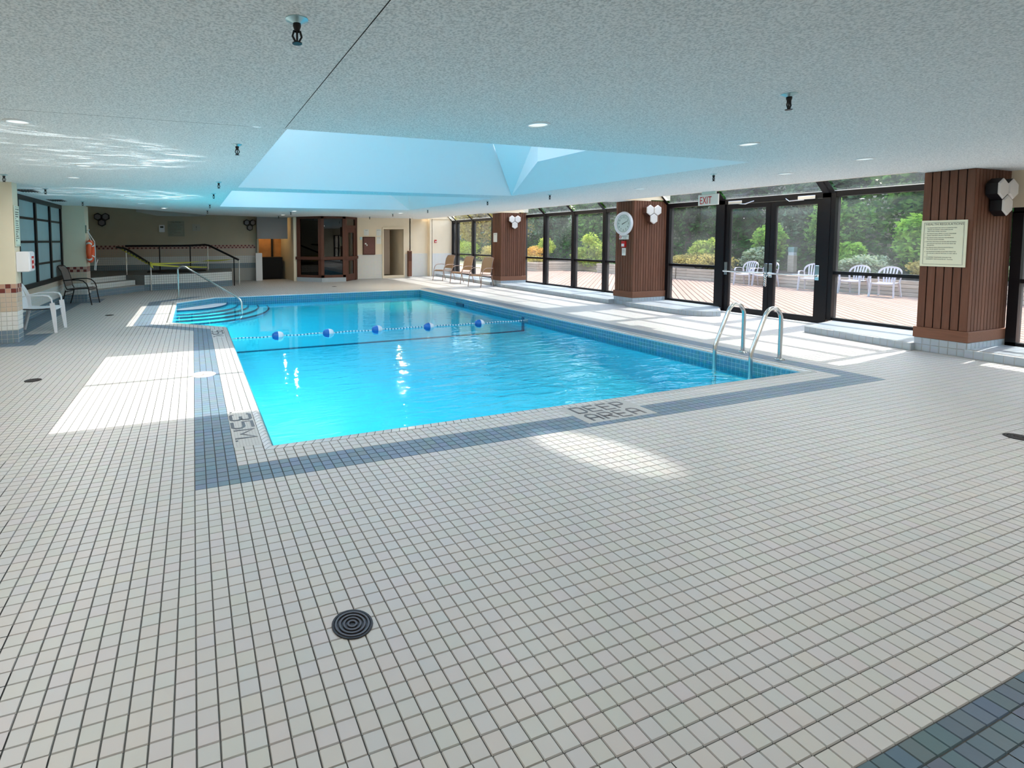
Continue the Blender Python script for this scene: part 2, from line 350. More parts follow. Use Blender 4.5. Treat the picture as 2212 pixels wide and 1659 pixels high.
def tess(loops, z, flip=False):
    """polygon with holes -> verts, faces"""
    ls = [[Vector((x, y, z)) for x, y in l] for l in loops]; tris = tessellate_polygon(ls); vs = [tuple(v) for l in ls for v in l]; out = []
    for t in tris:
        a, b, c = (Vector(vs[i]) for i in t); up_ = (b-a).cross(c-a).z > 0
        out.append(tuple(t) if up_ != flip else tuple(reversed(t)))
    return vs, out
def inside(x, y, poly):
    r = False; n = len(poly)
    for i in range(n):
        x0, y0 = poly[i]; x1, y1 = poly[(i+1) % n]
        if (y0 > y) != (y1 > y) and x < (x1-x0)*(y-y0)/(y1-y0)+x0: r = not r
    return r
def tile_panel(mb, org, u, v, nu, nv, pu=T, pv=T, gap=.006, th=.004, skip=None):
    """a panel of small raised tiles; normal = u x v; one tile = one bevelled slab"""
    o = Vector(org); u = Vector(u).normalized(); v = Vector(v).normalized(); n = u.cross(v); g = gap/2; b = min(.004, th)
    for j in range(nv):
        for i in range(nu):
            if skip and skip(i, j): continue
            a = o+u*(i*pu+g)+v*(j*pv+g); U = pu-gap; V = pv-gap
            p = [a, a+u*U, a+u*U+v*V, a+v*V]; q = [a+(u+v)*b+n*th, a+u*(U-b)+v*b+n*th, a+u*(U-b)+v*(V-b)+n*th, a+u*b+v*(V-b)+n*th]
            mb.add(p+q, [(4, 5, 6, 7), (0, 1, 5, 4), (1, 2, 6, 5), (2, 3, 7, 6), (3, 0, 4, 7)])
#SECTION2
# ================================================================== FLOOR
POOL = [(.61, .65), (7.24, .65), (7.24, 12.85), (.6, 12.85), (-.42, 11.85), (-.42, 8.1), (.61, 7.07)]
COPE = [(.525, .525), (7.325, .525), (7.325, 12.95), (.56, 12.95), (-.51, 11.89), (-.51, 8.06), (.525, 7.03)]
B_OUT = [(0, 0), (7.725, 0), (7.725, 13.3), (-.05, 13.3), (-1.15, 12.2), (-1.15, 7.9), (0, 6.8)]
B_IN = [(.3, .3), (7.425, .3), (7.425, 13.45), (.55, 13.45), (-.85, 12.06), (-.85, 8.02), (.3, 6.92)]
DEEPR = (3.375, 4.2, .075, .525); M35 = (.3, .525, .675, 1.65); MFAR = (.3, .525, 5.925, 6.825)
FX0, FX1, FY0, FY1 = -3.75, 11.25, -5.55, 19.5
mb = MB(); vs, fs = tess([[(FX0-.1, FY0-.1), (11.6, FY0-.1), (11.6, FY1+3), (FX0-.1, FY1+3)], [(x, y) for x, y in [(.58, .6), (7.27, .6), (7.27, 12.9), (.58, 12.9), (-.46, 11.87), (-.46, 8.08), (.58, 7.05)]]], -.006)
mb.add(vs, fs); floor = struct(mb, 'floor', M_grout)
floor['label'] = 'grey tiled pool deck floor'

def clip(poly, a, b):
    """split a convex polygon by the line a-b -> (left, right)"""
    L, R = [], []; n = len(poly)
    side = lambda p: (b[0]-a[0])*(p[1]-a[1])-(b[1]-a[1])*(p[0]-a[0])
    for i in range(n):
        p, q = poly[i], poly[(i+1) % n]; s, t = side(p), side(q)
        (L if s >= 0 else R).append(p)
        if (s > 0 and t < 0) or (s < 0 and t > 0):
            k = s/(s-t); m = (p[0]+k*(q[0]-p[0]), p[1]+k*(q[1]-p[1])); L.append(m); R.append(m)
    return [p for p in (L, R) if len(p) > 2]
def kind_at(x, y):
    if inside(x, y, COPE): return None
    for r in (DEEPR, M35, MFAR):
        if r[0] < x < r[1] and r[2] < y < r[3]: return None
    if y < -2.775: return 'd'
    if inside(x, y, B_OUT) and not inside(x, y, B_IN): return 'b'
    if x < -2.4 and 6.3 < y < 7.5: return 'b'
    if x < -2.85 and 7.5 <= y < 12.7: return 'b'
    if x < -2.42 and 12.7 <= y < 13.7: return 'b'
    return 'w'
DIAG = [((0, 6.8), (-1.15, 7.9)), ((.3, 6.92), (-.85, 8.02)), ((.525, 7.03), (-.51, 8.06)), ((-.05, 13.3), (-1.15, 12.2)), ((.55, 13.45), (-.85, 12.06)), ((.56, 12.95), (-.51, 11.89))]
camp = Vector((.0299, -3.7384, 1.6796))
def in_view(x, y, z, mgn=0):
    d = Vector((x, y, z))-camp; dz = d.dot(fwd)
    if dz <= .1: return False
    px = 856.3+1145.16*d.dot(r2)/dz; py = 588.2-1145.16*d.dot(u2)/dz
    return -mgn < px < 2212+mgn and -mgn < py < 1659+mgn
near = []; fields = {'w': MB(), 'b': MB(), 'd': MB()}; g = .0022
for j in range(int(FY0/T)-1, int(FY1/T)+1):
    for i in range(int(FX0/T)-1, int(FX1/T)+1):
        x, y = i*T, j*T; cx, cy = x+T/2, y+T/2
        if x < -1.3 and y > 14.2 and y > 14.2+(x+2.7)*1.2 and y > 16.3: continue
        sq = [(x+g, y+g), (x+T-g, y+g), (x+T-g, y+T-g), (x+g, y+T-g)]
        if x < .9 and y > 6.6 and x > -1.4 and (y < 8.3 or y > 11.7):
            ps = [sq]
            for a, b in DIAG:
                ps = [q for p in ps for q in clip(p, a, b)]
            for p in ps:
                mx, my = sum(q[0] for q in p)/len(p), sum(q[1] for q in p)/len(p); k = kind_at(mx, my)
                if k:
                    q = [(mx+(u-mx)*.97, my+(v-my)*.97, 0) for u, v in p]; a_ = sum(q[n_][0]*q[(n_+1) % len(q)][1]-q[(n_+1) % len(q)][0]*q[n_][1] for n_ in range(len(q)))
                    if abs(a_) > 2e-5: fields[k].add(q if a_ > 0 else q[::-1], [tuple(range(len(q)))])
            continue
        k = kind_at(cx, cy)
        if not k: continue
        if y < 1.2 and in_view(cx, cy, 0): near.append((((cx-camp.x)**2+(cy-camp.y)**2), i, j, k)); continue
        fields[k].add([(*p, 0) for p in sq], [(0, 1, 2, 3)])
near.sort(); nearest = near[:300]
for _, i, j, k in near[300:]:
    x, y = i*T, j*T; b = .002
    fields[k].add([(x+g, y+g, -.006), (x+T-g, y+g, -.006), (x+T-g, y+T-g, -.006), (x+g, y+T-g, -.006), (x+g+b, y+g+b, 0), (x+T-g-b, y+g+b, 0), (x+T-g-b, y+T-g-b, 0), (x+g+b, y+T-g-b, 0)],
                  [(4, 5, 6, 7), (0, 1, 5, 4), (1, 2, 6, 5), (2, 3, 7, 6), (3, 0, 4, 7)])
mats_f = {'w': M_tile, 'b': M_tile_blue, 'd': M_tile_dark}
for k, nm in (('w', 'tile_field'), ('b', 'blue_tile_band'), ('d', 'dark_tile_border')): fields[k].build(nm, mats_f[k], floor, kind='stuff')
tm = MB(); b = .002; h = T/2-g
tm.add([(-h, -h, -.006), (h, -h, -.006), (h, h, -.006), (-h, h, -.006), (-h+b, -h+b, 0), (h-b, -h+b, 0), (h-b, h-b, 0), (-h+b, h-b, 0)], [(4, 5, 6, 7), (0, 1, 5, 4), (1, 2, 6, 5), (2, 3, 7, 6), (3, 0, 4, 7)])
tmesh = {k: tm.mesh('tile', mats_f[k]) for k in 'wbd'}
for _, i, j, k in nearest:
    o = bpy.data.objects.new('tile', tmesh[k]); COL.objects.link(o); o.parent = floor; o.location = ((i+.5)*T, (j+.5)*T, 0)

# mosaic lettering set into the deck (chips a third of a tile)
FONT = {'D': '11110 10001 10001 10001 10001 10001 11110', 'E': '11111 10000 10000 11110 10000 10000 11111', 'P': '11110 10001 10001 11110 10000 10000 10000',
        'A': '01110 10001 10001 11111 10001 10001 10001', 'R': '11110 10001 10001 11110 10100 10010 10001', '3': '11111 00001 00010 01110 00001 10001 01110',
        '5': '11111 10000 11110 00001 00001 10001 01110', '9': '01110 10001 10001 01111 00001 00010 11100', 'M': '10001 11011 10101 10101 10001 10001 10001', '.': '0 0 0 0 0 0 1'}
def glyph(ch, wd):
    rows = FONT[ch].split(); n = len(rows[0])
    if ch == '.': return [[int(r[0])] for r in rows]
    return [[int(r[min(n-1, int((k+.5)*n/wd))]) for k in range(wd)] for r in rows]
def mosaic(rect, cells, name):
    x0, x1, y0, y1 = rect; p = .025; a, b_ = MB(), MB(); nx, ny = round((x1-x0)/p), round((y1-y0)/p)
    for j in range(ny):
        for i in range(nx):
            x, y = x0+i*p, y0+j*p; m_ = b_ if (i, j) in cells else a; e = .0022
            m_.add([(x+e, y+e, 0), (x+p-e, y+e, 0), (x+p-e, y+p-e, 0), (x+e, y+p-e, 0)], [(0, 1, 2, 3)])
    a.build('mosaic_chips', M_mosaic, floor, kind='stuff'); q_ = MB(); q_.quad((x0, y0, -.003), (x1, y0, -.003), (x1, y1, -.003), (x0, y1, -.003)); q_.build('mosaic_bed', M_grout_l, floor)
    if b_.f: b_.build(name, M_mosaic_d, floor, kind='stuff')
cells = set()
for row, word in enumerate(('DEEP', 'AREA')):
    cx = 3
    for ch in word:
        gl = glyph(ch, 5)
        for r_, line in enumerate(gl):
            for c_, v in enumerate(line):
                if v: cells.add((cx+c_, 17-(row*9+1+r_)))
        cx += 7
# depth marks: pale chips with bold dark strokes, read from the left deck (tops towards the water)
STROKES = {'3': [[(0, .12), (.12, 0), (.88, 0), (1, .12), (1, .38), (.86, .5), (.4, .5)], [(.86, .5), (1, .62), (1, .88), (.88, 1), (.12, 1), (0, .86)]],
           '5': [[(1, 1), (0, 1), (0, .56), (.8, .56), (1, .42), (1, .14), (.85, 0), (0, 0)]], '9': [[(1, .5), (.1, .5), (0, .62), (0, .9), (.12, 1), (.88, 1), (1, .88), (1, 0), (.1, 0)]],
           'M': [[(0, 0), (0, 1), (.5, .35), (1, 1), (1, 0)]], '.': [[(0, 0), (0, .12)]]}
def depth_mark(rect, word):
    mosaic(rect, set(), 'depth_letters_bed'); x0, x1, y0, y1 = rect; m_ = MB(); y = y1-.05; hgt = x1-x0-.05; xb = x0+.022
    for ch in word:
        wd = {'M': .20, '.': .03}.get(ch, .17)
        for st in STROKES[ch]: m_.strip([(xb+v*hgt, y-u*wd, .0012) for u, v in st], .001, .030, (0, 0, 1))
        y -= wd+.055
    m_.build('depth_letters', M_mosaic_d, floor)
depth_mark(M35, '.35M.'); depth_mark(MFAR, '.95M.')
STROKES.update({'D': [[(0, 0), (0, 1), (.75, 1), (1, .82), (1, .18), (.75, 0), (0, 0)]], 'E': [[(1, 1), (0, 1), (0, 0), (1, 0)], [(0, .5), (.85, .5)]], 'P': [[(0, 0), (0, 1), (.8, 1), (1, .85), (1, .6), (.8, .48), (0, .48)]],
                'A': [[(0, 0), (0, .82), (.25, 1), (.75, 1), (1, .82), (1, 0)], [(0, .45), (1, .45)]], 'R': [[(0, 0), (0, 1), (.8, 1), (1, .85), (1, .6), (.8, .48), (0, .48)], [(.5, .48), (1, 0)]]})
mosaic(DEEPR, set(), 'bed'); m_ = MB()
for row, word in enumerate(('DEEP', 'AREA')):
    x = DEEPR[0]+.1
    for ch in word:
        for st in STROKES[ch]: m_.strip([(x+u*.115, DEEPR[3]-.035-.16*(1-v)-row*.215, .0012) for u, v in st], .001, .027, (0, 0, 1))
        x += .168
m_.build('deep_area_letters', M_mosaic_d, floor)

# ================================================================== SWIMMING POOL
pool = thing('swimming_pool', 'indoor swimming pool of bright turquoise water sunk in the tiled deck', 'pool', (3.9, 6.7, WZ))
mb = MB()
def zf(y): return lerp(-.38, -.46, (12.85-y)/6.1) if y > 6.75 else lerp(-.46, -.95, (6.75-y)/6.1)
shal = [(.61, 6.75), (7.24, 6.75), (7.24, 12.85), (.6, 12.85), (-.42, 11.85), (-.42, 8.1), (.61, 7.07)]
vs, fs = tess([shal], 0); mb.add([(x, y, zf(y+1e-6)) for x, y, z in vs], fs)
mb.quad((.61, .65, zf(.65)), (7.24, .65, zf(.65)), (7.24, 6.75, zf(6.75)), (.61, 6.75, zf(6.75)))
ring = [(.61, .65), (7.24, .65), (7.24, 6.75), (7.24, 12.85), (.6, 12.85), (-.42, 11.85), (-.42, 8.1), (.61, 7.07), (.61, 6.75)]
for i in range(len(ring)):
    (x0, y0), (x1, y1) = ring[i], ring[(i+1) % len(ring)]
    mb.quad((x1, y1, zf(y1)), (x0, y0, zf(y0)), (x0, y0, -.02), (x1, y1, -.02))
mb.build('basin', M_poolfloor, pool)
mb = MB(); bk = MB()
for i in range(len(POOL)):
    (x0, y0), (x1, y1) = POOL[i], POOL[(i+1) % len(POOL)]; L = sqrt((x1-x0)**2+(y1-y0)**2); d = Vector(((x1-x0)/L, (y1-y0)/L, 0)); nrm = Vector((-d.y, d.x, 0)); P = .062; n = int(L/P); p = L/n
    tile_panel(mb, Vector((x1, y1, -.27))+nrm*.004, -d, (0, 0, 1), n, 4, p, .0595, .007, .004)
    a = Vector((x1, y1, 0))+nrm*.003; c = Vector((x0, y0, 0))+nrm*.003; bk.quad((a.x, a.y, -.28), (c.x, c.y, -.28), (c.x, c.y, -.02), (a.x, a.y, -.02))
bk.build('waterline_grout', M_pgrout, pool); mb.build('waterline_tiles', M_ptile_b, pool, kind='stuff')
# bullnose coping, one piece per tile
cope_mesh = {}; cnt = 0; rest = MB(); allc = []
for i in range(len(POOL)):
    (x0, y0), (x1, y1) = POOL[i], POOL[(i+1) % len(POOL)]; (a0, b0), (a1, b1) = COPE[i], COPE[(i+1) % len(COPE)]
    L = sqrt((x1-x0)**2+(y1-y0)**2); n = max(1, round(L/T))
    for k in range(n):
        t0, t1 = (k+.04)/n, (k+.96)/n; q = []
        for t in (t0, t1):
            I = Vector((lerp(x0, x1, t), lerp(y0, y1, t), 0)); O = Vector((lerp(a0, a1, t), lerp(b0, b1, t), 0)); D = I-O
            q.append([O+D*.02+Vector((0, 0, -.008)), O+D*.04+Vector((0, 0, .0015)), O+D*.55+Vector((0, 0, .0015)), O+D*.8+Vector((0, 0, -.008)), O+D*.97+Vector((0, 0, -.03)), O+D*1.0+Vector((0, 0, -.055))])
        m_ = len(q[0]); c = (q[0][2]+q[1][2])/2
        allc.append(((c-camp).length if in_view(*c, 0) else 1e3, q))
allc.sort(key=lambda e: e[0])
for n_, (dist, q) in enumerate(allc):
    m_ = 6; vs = [tuple(v) for v in q[0]+q[1]]; fs = [(k, m_+k, m_+k+1, k+1) for k in range(m_-1)]
    if n_ < 300: b_ = MB(); b_.add(vs, fs); b_.build('coping_tile', M_coping, pool, smooth=True)
    else: rest.add(vs, fs)
rest.build('coping_tiles', M_coping, pool, smooth=True, kind='stuff')
# curved entry steps in the alcove
for k, (ax, ay, z) in enumerate(((1.36, 1.5, -.178), (1.65, 1.85, -.235), (1.95, 2.2, -.265), (2.24, 2.6, -.295), (2.53, 3.05, -.325))):
    cx, cy = -.42, 12.85; arc = []
    for q in range(25):
        t = pi/2*q/24; arc.append((cx+ax*sin(t)**.9, cy-ay*cos(t)**.9))
    arc = [(max(x, cx+.005), min(y, cy-.003)) for x, y in arc]
    mb = MB(); mb.prism([(cx+.005, cy-.003)]+arc, -.5, z); st = mb.build('step', M_poolfloor if k else M_plastic, pool)
    mb = MB(); mb.strip([(x, y, z+.002) for x, y in arc], .045, .006, (0, 0, 1)); mb.strip([(x, y, z+.004) for x, y in arc], .012, .05, (0, 0, 1)); mb.build('nosing', M_poolstep, st)
mb = MB(); mb.box(.61, 7.23, 6.7, 6.79, -.47, -.452); mb.box(7.215, 7.236, 6.71, 6.79, -.46, -.13); mb.build('depth_line', M_poolstep, pool, label='dark blue line across the pool floor')
mb = MB(); mb.box(7.2, 7.235, 9.68, 10.1, -.235, -.15); mb.build('skimmer_opening', M_poolstep, pool)
mb = MB(); vs, fs = tess([[(x, y) for x, y in POOL]], WZ); mb.add(vs, fs); mb.build('water', M_water, pool)

# ================================================================== CEILING
H = CZ
mb = MB(); tubedge = [(2.5, 19.3), (2.5, 18.45), (.45, 17.4), (-1.05, 14.85), (-2.67, 13.05), (FX0, 13.05)]
C1 = [(.82, .98), (6.65, .98), (6.65, 6.4), (.82, 6.4)]; C2 = [(.76, 7.1), (6.6, 7.1), (6.6, 12.2), (.76, 12.2)]
def slab(loops, hole_ok=True):
    vs, fs = tess(loops, H, flip=True); return MB().add(vs, fs)
ceil = struct(slab([[(FX0, .986), (.82, .986), (.82, .98), (6.65, .98), (6.65, .98), (9.95, .98), (9.95, 6.57), (10.45, 6.57), (10.45, 7.18), (9.95, 7.18), (9.95, 12.75), (10.45, 12.75), (10.45, 13.35), (9.95, 13.35), (9.95, 19.3)]+tubedge,
                    [(.8201, .9801+.004), (6.65, .984), (6.65, 6.4), (.82, 6.4)], C2]), 'ceiling', M_ceil)
slab([[(FX0, -5.6), (.797, -5.6), (.797, .98), (FX0, .98)]]).build('ceiling_panel', M_ceil, ceil)
slab([[(.803, -5.6), (11.4, -5.6), (11.4, .86), (9.95, .86), (9.95, .98), (.82, .98), (.803, .98)]]).build('ceiling_panel', M_ceil, ceil)
mb = MB(); mb.box(.78, .82, -5.6, .97, H+.006, H+.02); mb.box(FX0, .8, .97, .995, H+.006, H+.02); mb.build('joint_backing', M_dark, ceil)
mb = MB()   # roof above everything that is not a rooflight, so no daylight leaks in
vs, fs = tess([[(FX0-.3, -5.9), (10.0, -5.9), (10.0, 19.6), (9.95, 23), (FX0-.3, 23)], [(1.0, 1.1), (5.75, 1.1), (5.75, 6.2), (1.0, 6.2)], [(1.0, 7.3), (5.75, 7.3), (5.75, 12.1), (1.0, 12.1)]], H+.92)
mb.add(vs, fs); mb.box(9.9, 11.7, -5.9, .86, H+.1, H+.16); mb.build('roof_deck', M_dark, ceil)
def coffer(R, inf, zt, top, sk):
    """splayed light well: tall far splay, low right splay with a steep shaft above, skylight on top"""
    (x0, y0), (x1, y1) = R[0], R[2]; zl = zt; zr = H+.37; A, B, C_, D = [(x, y, H) for x, y in R]
    Fl, Fr = (x0+.3, y1-inf, zl), (x1-1.15, y1-inf, zl); Rt, Rb = (x1-1.05, y1-2.4, zr), (x1-1.05, y0+.62, zr); Nl, Nr = (x0+.3, y0+.45, zl), (x1-1.9, y0+.45, zl)
    mb = MB(); cr_ = MB()
    def patch(m_, a, b, c, d, bulge, n=8):
        a, b, c, d = map(Vector, (a, b, c, d)); rows = []
        for k in range(n+1):
            t = k/n; bz = Vector((0, 0, bulge*sin(pi*t))); rows.append([a.lerp(d, t)+bz, b.lerp(c, t)+bz])
        for k in range(n): m_.add([rows[k][0], rows[k][1], rows[k+1][1], rows[k+1][0]], [(0, 1, 2, 3)])
    patch(mb, C_, D, Fl, Fr, .07); patch(mb, B, C_, Rt, Rb, .04); patch(mb, A, B, Nr, Nl, .03); patch(mb, D, A, Nl, Fl, .0)
    Ru = (Rt[0], Rt[1], zl); Rv = (Rb[0], Rb[1], zl)
    mb.add([C_, Fr, Ru, Rt], [(0, 1, 2), (0, 2, 3)]); mb.add([Rt, Ru, Rv, Rb], [(0, 1, 2, 3)]); mb.add([B, Rb, Rv, Nr], [(0, 1, 2), (0, 2, 3)])
    oc = [Nl[:2], Nr[:2], Rv[:2], Ru[:2], Fr[:2], Fl[:2]]
    for k in range(6): p, q_ = oc[k], oc[(k+1) % 6]; mb.quad((*p, zl), (*q_, zl), (*q_, top), (*p, top))
    sx0, sx1, sy0, sy1 = sk
    vs, fs = tess([oc, [(sx0, sy0), (sx1, sy0), (sx1, sy1), (sx0, sy1)]], top, flip=True); mb.add(vs, fs)
    c = mb.build('coffer', M_coffer, ceil)
    f = MB(); wd = .06
    f.box(sx0-wd, sx0, sy0-wd, sy1+wd, top, top+.1); f.box(sx1, sx1+wd, sy0-wd, sy1+wd, top, top+.1); f.box(sx0, sx1, sy0-wd, sy0, top, top+.1); f.box(sx0, sx1, sy1, sy1+wd, top, top+.1)
    m_ = (sy0+sy1)/2; f.box(sx0, sx1, m_-.035, m_+.035, top+.02, top+.08)
    f.build('skylight_frame', M_white, c); gp = MB(); gp.box(sx0, sx1, sy0, sy1, top+.06, top+.066); gp.build('skylight_pane', M_glass_s, c)
coffer(C1, 1.1, 3.55, 4.1, (1.5, 4.15, 1.95, 5.25))
coffer(C2, .45, 3.3, 4.1, (1.5, 4.15, 8.2, 11.7))
# ceiling edge fascia along the glazed bays
mb = MB()
for y0, y1 in ((.86, 6.57), (7.18, 12.75), (13.35, 19.3)): mb.box(9.95, 10.0, y0, y1, H, 4.0)
for y in (.86, 6.57, 7.18, 12.75, 13.35, 18.7): mb.box(9.97, 11.5, y-.03, y+.03, H+.02 if y != 18.7 else H, 4.0)
mb.build('light_well_upstand', M_cream_w, ceil)
# raised ceiling with angled soffit over the hot tub corner
mb = MB(); mb.box(FX0, 2.6, 13.0, 19.6, 3.16, 3.2)
pts = [(2.5, 18.45), (.45, 17.4), (-1.05, 14.85), (-2.67, 13.05)]
for a, b in zip(pts[:-1], pts[1:]): mb.quad((*a, H), (*b, H), (*b, 3.18), (*a, 3.18))
mb.build('raised_ceiling', M_olive, ceil)
mb = MB(); mb.quad((-1.95, 18.5, 2.78), (-1.2, 18.1, 2.62), (-1.35, 18.5, 3.16), (-1.95, 18.9, 3.16)); mb.quad((-1.2, 18.1, 2.62), (.1, 17.9, 2.6), (.1, 18.4, 3.16), (-1.35, 18.5, 3.16)); mb.quad((.1, 17.9, 2.6), (.5, 17.7, 2.62), (.62, 18.1, 3.16), (.1, 18.4, 3.16))
mb.build('angled_soffit', M_white, ceil)

# ================================================================== WALLS
def layered(mb_by, o, u, L, base=0, top=H, grout=None, chk=True):
    """cream paint above, checker band, tan tile, white tile, blue base; tiles are real raised tiles.  u = unit direction, normal = u x z"""
    n = round(L/T); p = L/n; o = Vector(o); U = Vector(u).normalized(); z = base
    def at(zz): return Vector((o.x, o.y, zz))
    tile_panel(mb_by['b'], at(z), U, (0, 0, 1), n, 3, p, .07, .005, .004)
    tile_panel(mb_by['w'], at(z+.21), U, (0, 0, 1), n, 4, p, .0775, .005, .004)
    tile_panel(mb_by['t'], at(z+.52), U, (0, 0, 1), n, 4, p, .0775, .005, .004)
    if chk:
        tile_panel(mb_by['r'], at(z+.83), U, (0, 0, 1), n, 2, p, .075, .004, .004, skip=lambda i, j: (i+j) % 2)
        tile_panel(mb_by['p'], at(z+.83), U, (0, 0, 1), n, 2, p, .075, .004, .004, skip=lambda i, j: not (i+j) % 2)
def layers_finish(by, parent, names=('blue_base_tiles', 'white_tiles', 'tan_tiles', 'maroon_tiles', 'salmon_tiles')):
    for (k, m_), nm in zip((('b', M_btile), ('w', M_wtile), ('t', M_ttile), ('r', M_rtile), ('p', M_ptile)), names):
        if by[k].f: by[k].build(nm, m_, parent, kind='stuff')
def new_by(): return {k: MB() for k in 'bwtrp'}

# back wall of the hot tub corner
mb = MB(); mb.box(FX0-.1, 2.6, 19.5, 19.65, 0, 3.2); wb = struct(mb, 'wall_back', M_olive)
by = new_by(); layered(by, (-3.7, 19.498, 0), (1, 0, 0), 6.2, base=.53); layers_finish(by, wb)
mb = MB(); mb.box(-3.75, 2.55, 19.4965, 19.499, 0, 1.51); mb.build('grout_bed', M_grout_l, wb)
# left wall: knee wall, frosted window run, solid part
mb = MB(); mb.box(FX0-.15, FX0, -5.6, 23, 0, 3.2); mb.box(FX0, -3.3, 6.97, 13.0, 0, .66); mb.box(FX0, -3.3, 6.97, 13.0, 2.62, H)
wl = struct(mb, 'wall_left', M_cream)
by = new_by(); n = 80
tile_panel(by['b'], (-3.296, 6.97, 0), (0, 1, 0), (0, 0, 1), n, 3, 6.03/n, .07, .005, .004)
tile_panel(by['w'], (-3.296, 6.97, .21), (0, 1, 0), (0, 0, 1), n, 4, 6.03/n, .0775, .005, .004)
tile_panel(by['t'], (-3.296, 6.97, .52), (0, 1, 0), (0, 0, 1), n, 2, 6.03/n, .068, .005, .004); layers_finish(by, wl)
win = MB(); win.box(-3.42, -3.27, 6.97, 13.0, 2.55, 2.65); win.box(-3.42, -3.27, 6.97, 13.0, .655, .76)
w1 = struct(win, 'window_1', M_black)
for y in (7.85, 9.15, 10.45, 11.75, 12.93): m_ = MB(); m_.box(-3.42, -3.275, y-.055, y+.055, .74, 2.56); m_.build('mullion', M_black, w1)
ys = [6.97, 7.795, 7.905, 9.095, 9.205, 10.395, 10.505, 11.695, 11.805, 12.875]
for k in range(5):
    a, b = ys[2*k], ys[2*k+1]; zz = [.76, 1.16, 1.67, 2.18, 2.55]
    for q in range(4):
        m_ = MB(); m_.box(-3.34, -3.315, a, b, zz[q], zz[q+1]); m_.build('pane', M_frost, w1)
        if q: m_ = MB(); m_.box(-3.35, -3.30, a, b, zz[q]-.025, zz[q]+.025); m_.build('glazing_bar', M_black, w1)
# wall behind and beside the camera
mb = MB(); mb.box(FX0-.1, 11.7, -5.7, -5.6, 0, H+.2); struct(mb, 'wall_front', M_cream)
# far wall right of the glazed entry, with doorway and stepped end
mb = MB(); mb.box(6.58, 7.86, 18.3, 18.45, 0, H+.1); mb.box(8.8, 9.15, 18.3, 18.45, 0, H+.1); mb.box(7.86, 8.8, 18.3, 18.45, 2.17, H+.1)
mb.box(9.1, 9.25, 18.3, 19.0, 0, H+.1); mb.box(9.1, 10.4, 19.0, 19.15, 0, H+.1); mb.box(10.3, 10.42, 18.72, 19.1, 0, H+.1); mb.box(10.4, 11.55, 18.72, 18.9, 0, 4.0)
mb.box(7.86, 7.9, 18.45, 20.6, 0, 2.3); mb.box(8.8, 8.84, 18.45, 20.6, 0, 2.3); mb.box(7.8, 8.9, 20.5, 20.6, 0, 2.3); mb.box(7.8, 8.9, 18.4, 20.6, 2.17, 2.25)
wf = struct(mb, 'wall_far', M_cream_w)
by = new_by()
for x0, x1, y in ((6.6, 7.8, 18.298), (8.86, 9.25, 18.298), (9.25, 10.3, 18.998), (10.42, 11.4, 18.718)):
    n = round((x1-x0)/T); tile_panel(by['w'], (x0, y, 0), (1, 0, 0), (0, 0, 1), n, 14, (x1-x0)/n, .0757, .004, .003)
layers_finish(by, wf)
mb = MB(); mb.box(7.8, 7.86, 18.26, 18.32, 0, 2.24); mb.box(8.8, 8.86, 18.26, 18.32, 0, 2.24); mb.box(7.86, 8.8, 18.26, 18.32, 2.17, 2.24); mb.box(7.86, 8.8, 18.26, 18.4, 0, .12)
d1 = struct(mb, 'door_1', M_cream_w); m_ = MB(); m_.box(7.9, 8.45, 19.1, 19.14, .12, 2.16); m_.build('door_leaf', pmat('taupe door', (.42, .35, .29), .6), d1)
# partition beside the alcove and the alcove itself
mb = MB(); mb.quad((3.62, 22.4, 0), (3.93, 18.3, 0), (3.93, 18.3, H), (3.62, 22.4, H)); mb.box(2.6, 7.0, 22.4, 22.5, 0, H+.1); mb.box(2.55, 2.62, 19.3, 22.4, 0, H+.1); mb.box(2.5, 11.5, 19.3, 23, H, H+.05)
struct(mb, 'wall_alcove', M_olive)
mb = MB(); mb.box(3.9, 4.02, 18.2, 18.36, 0, H); struct(mb, 'trim_1', M_cream)
mb = MB(); mb.box(2.5, 3.75, 18.75, 18.95, 1.75, H); tag(mb.build('bulkhead', M_bulk), 'grey painted bulkhead hanging over the dark alcove opening', 'bulkhead')
mb = MB(); mb.box(2.46, 2.72, 19.0, 19.16, 0, 1.16, b=.01); tag(mb.build('half_post', M_white), 'short white square post at the mouth of the dark alcove', 'post')
al = thing('amber_lit_wall', 'back wall inside the dark alcove, orange light put into its amber colour', 'alcove_wall', (3.1, 20.6, 1.2)); mb = MB(); mb.box(2.62, 3.75, 20.6, 20.68, .75, 2.2); mb.build('panel', M_amber, al)
mb = MB(); mb.box(3.30, 3.38, 20.5, 20.59, 0, 1.9); mb.build('stile', M_dark, al)
mb = MB(); mb.box(2.65, 3.7, 19.9, 20.58, .02, .95); mb.build('counter', M_dark, al)
# ================================================================== GARDEN GLAZING
M_ledge = tile_mat('pale grey ledge tile', (.40, .45, .50), .1, .05, .04, .3)
def pane(parent, x, y0, y1, z0, z1): m_ = MB(); m_.box(x-.004, x+.004, y0, y1, z0, z1); m_.build('pane', M_glass, parent)
def slope_bar(mb, y, w=.1, d=.09):
    a, b = (GX-.06, 2.53), (9.99, 3.82); dx, dz = b[0]-a[0], b[1]-a[1]; L = sqrt(dx*dx+dz*dz); nx, nz = dz/L*d, -dx/L*d
    vs = []
    for yy in (y-w/2, y+w/2): vs += [(a[0]-nx*0, yy, a[1]-nz*0), (b[0], yy, b[1]), (b[0]+nx*-1, yy, b[1]+nz*1), (a[0]-nx, yy, a[1]+nz)]
    mb.add(vs, [(0, 1, 2, 3), (7, 6, 5, 4), (0, 4, 5, 1), (1, 5, 6, 2), (2, 6, 7, 3), (3, 7, 4, 0)])
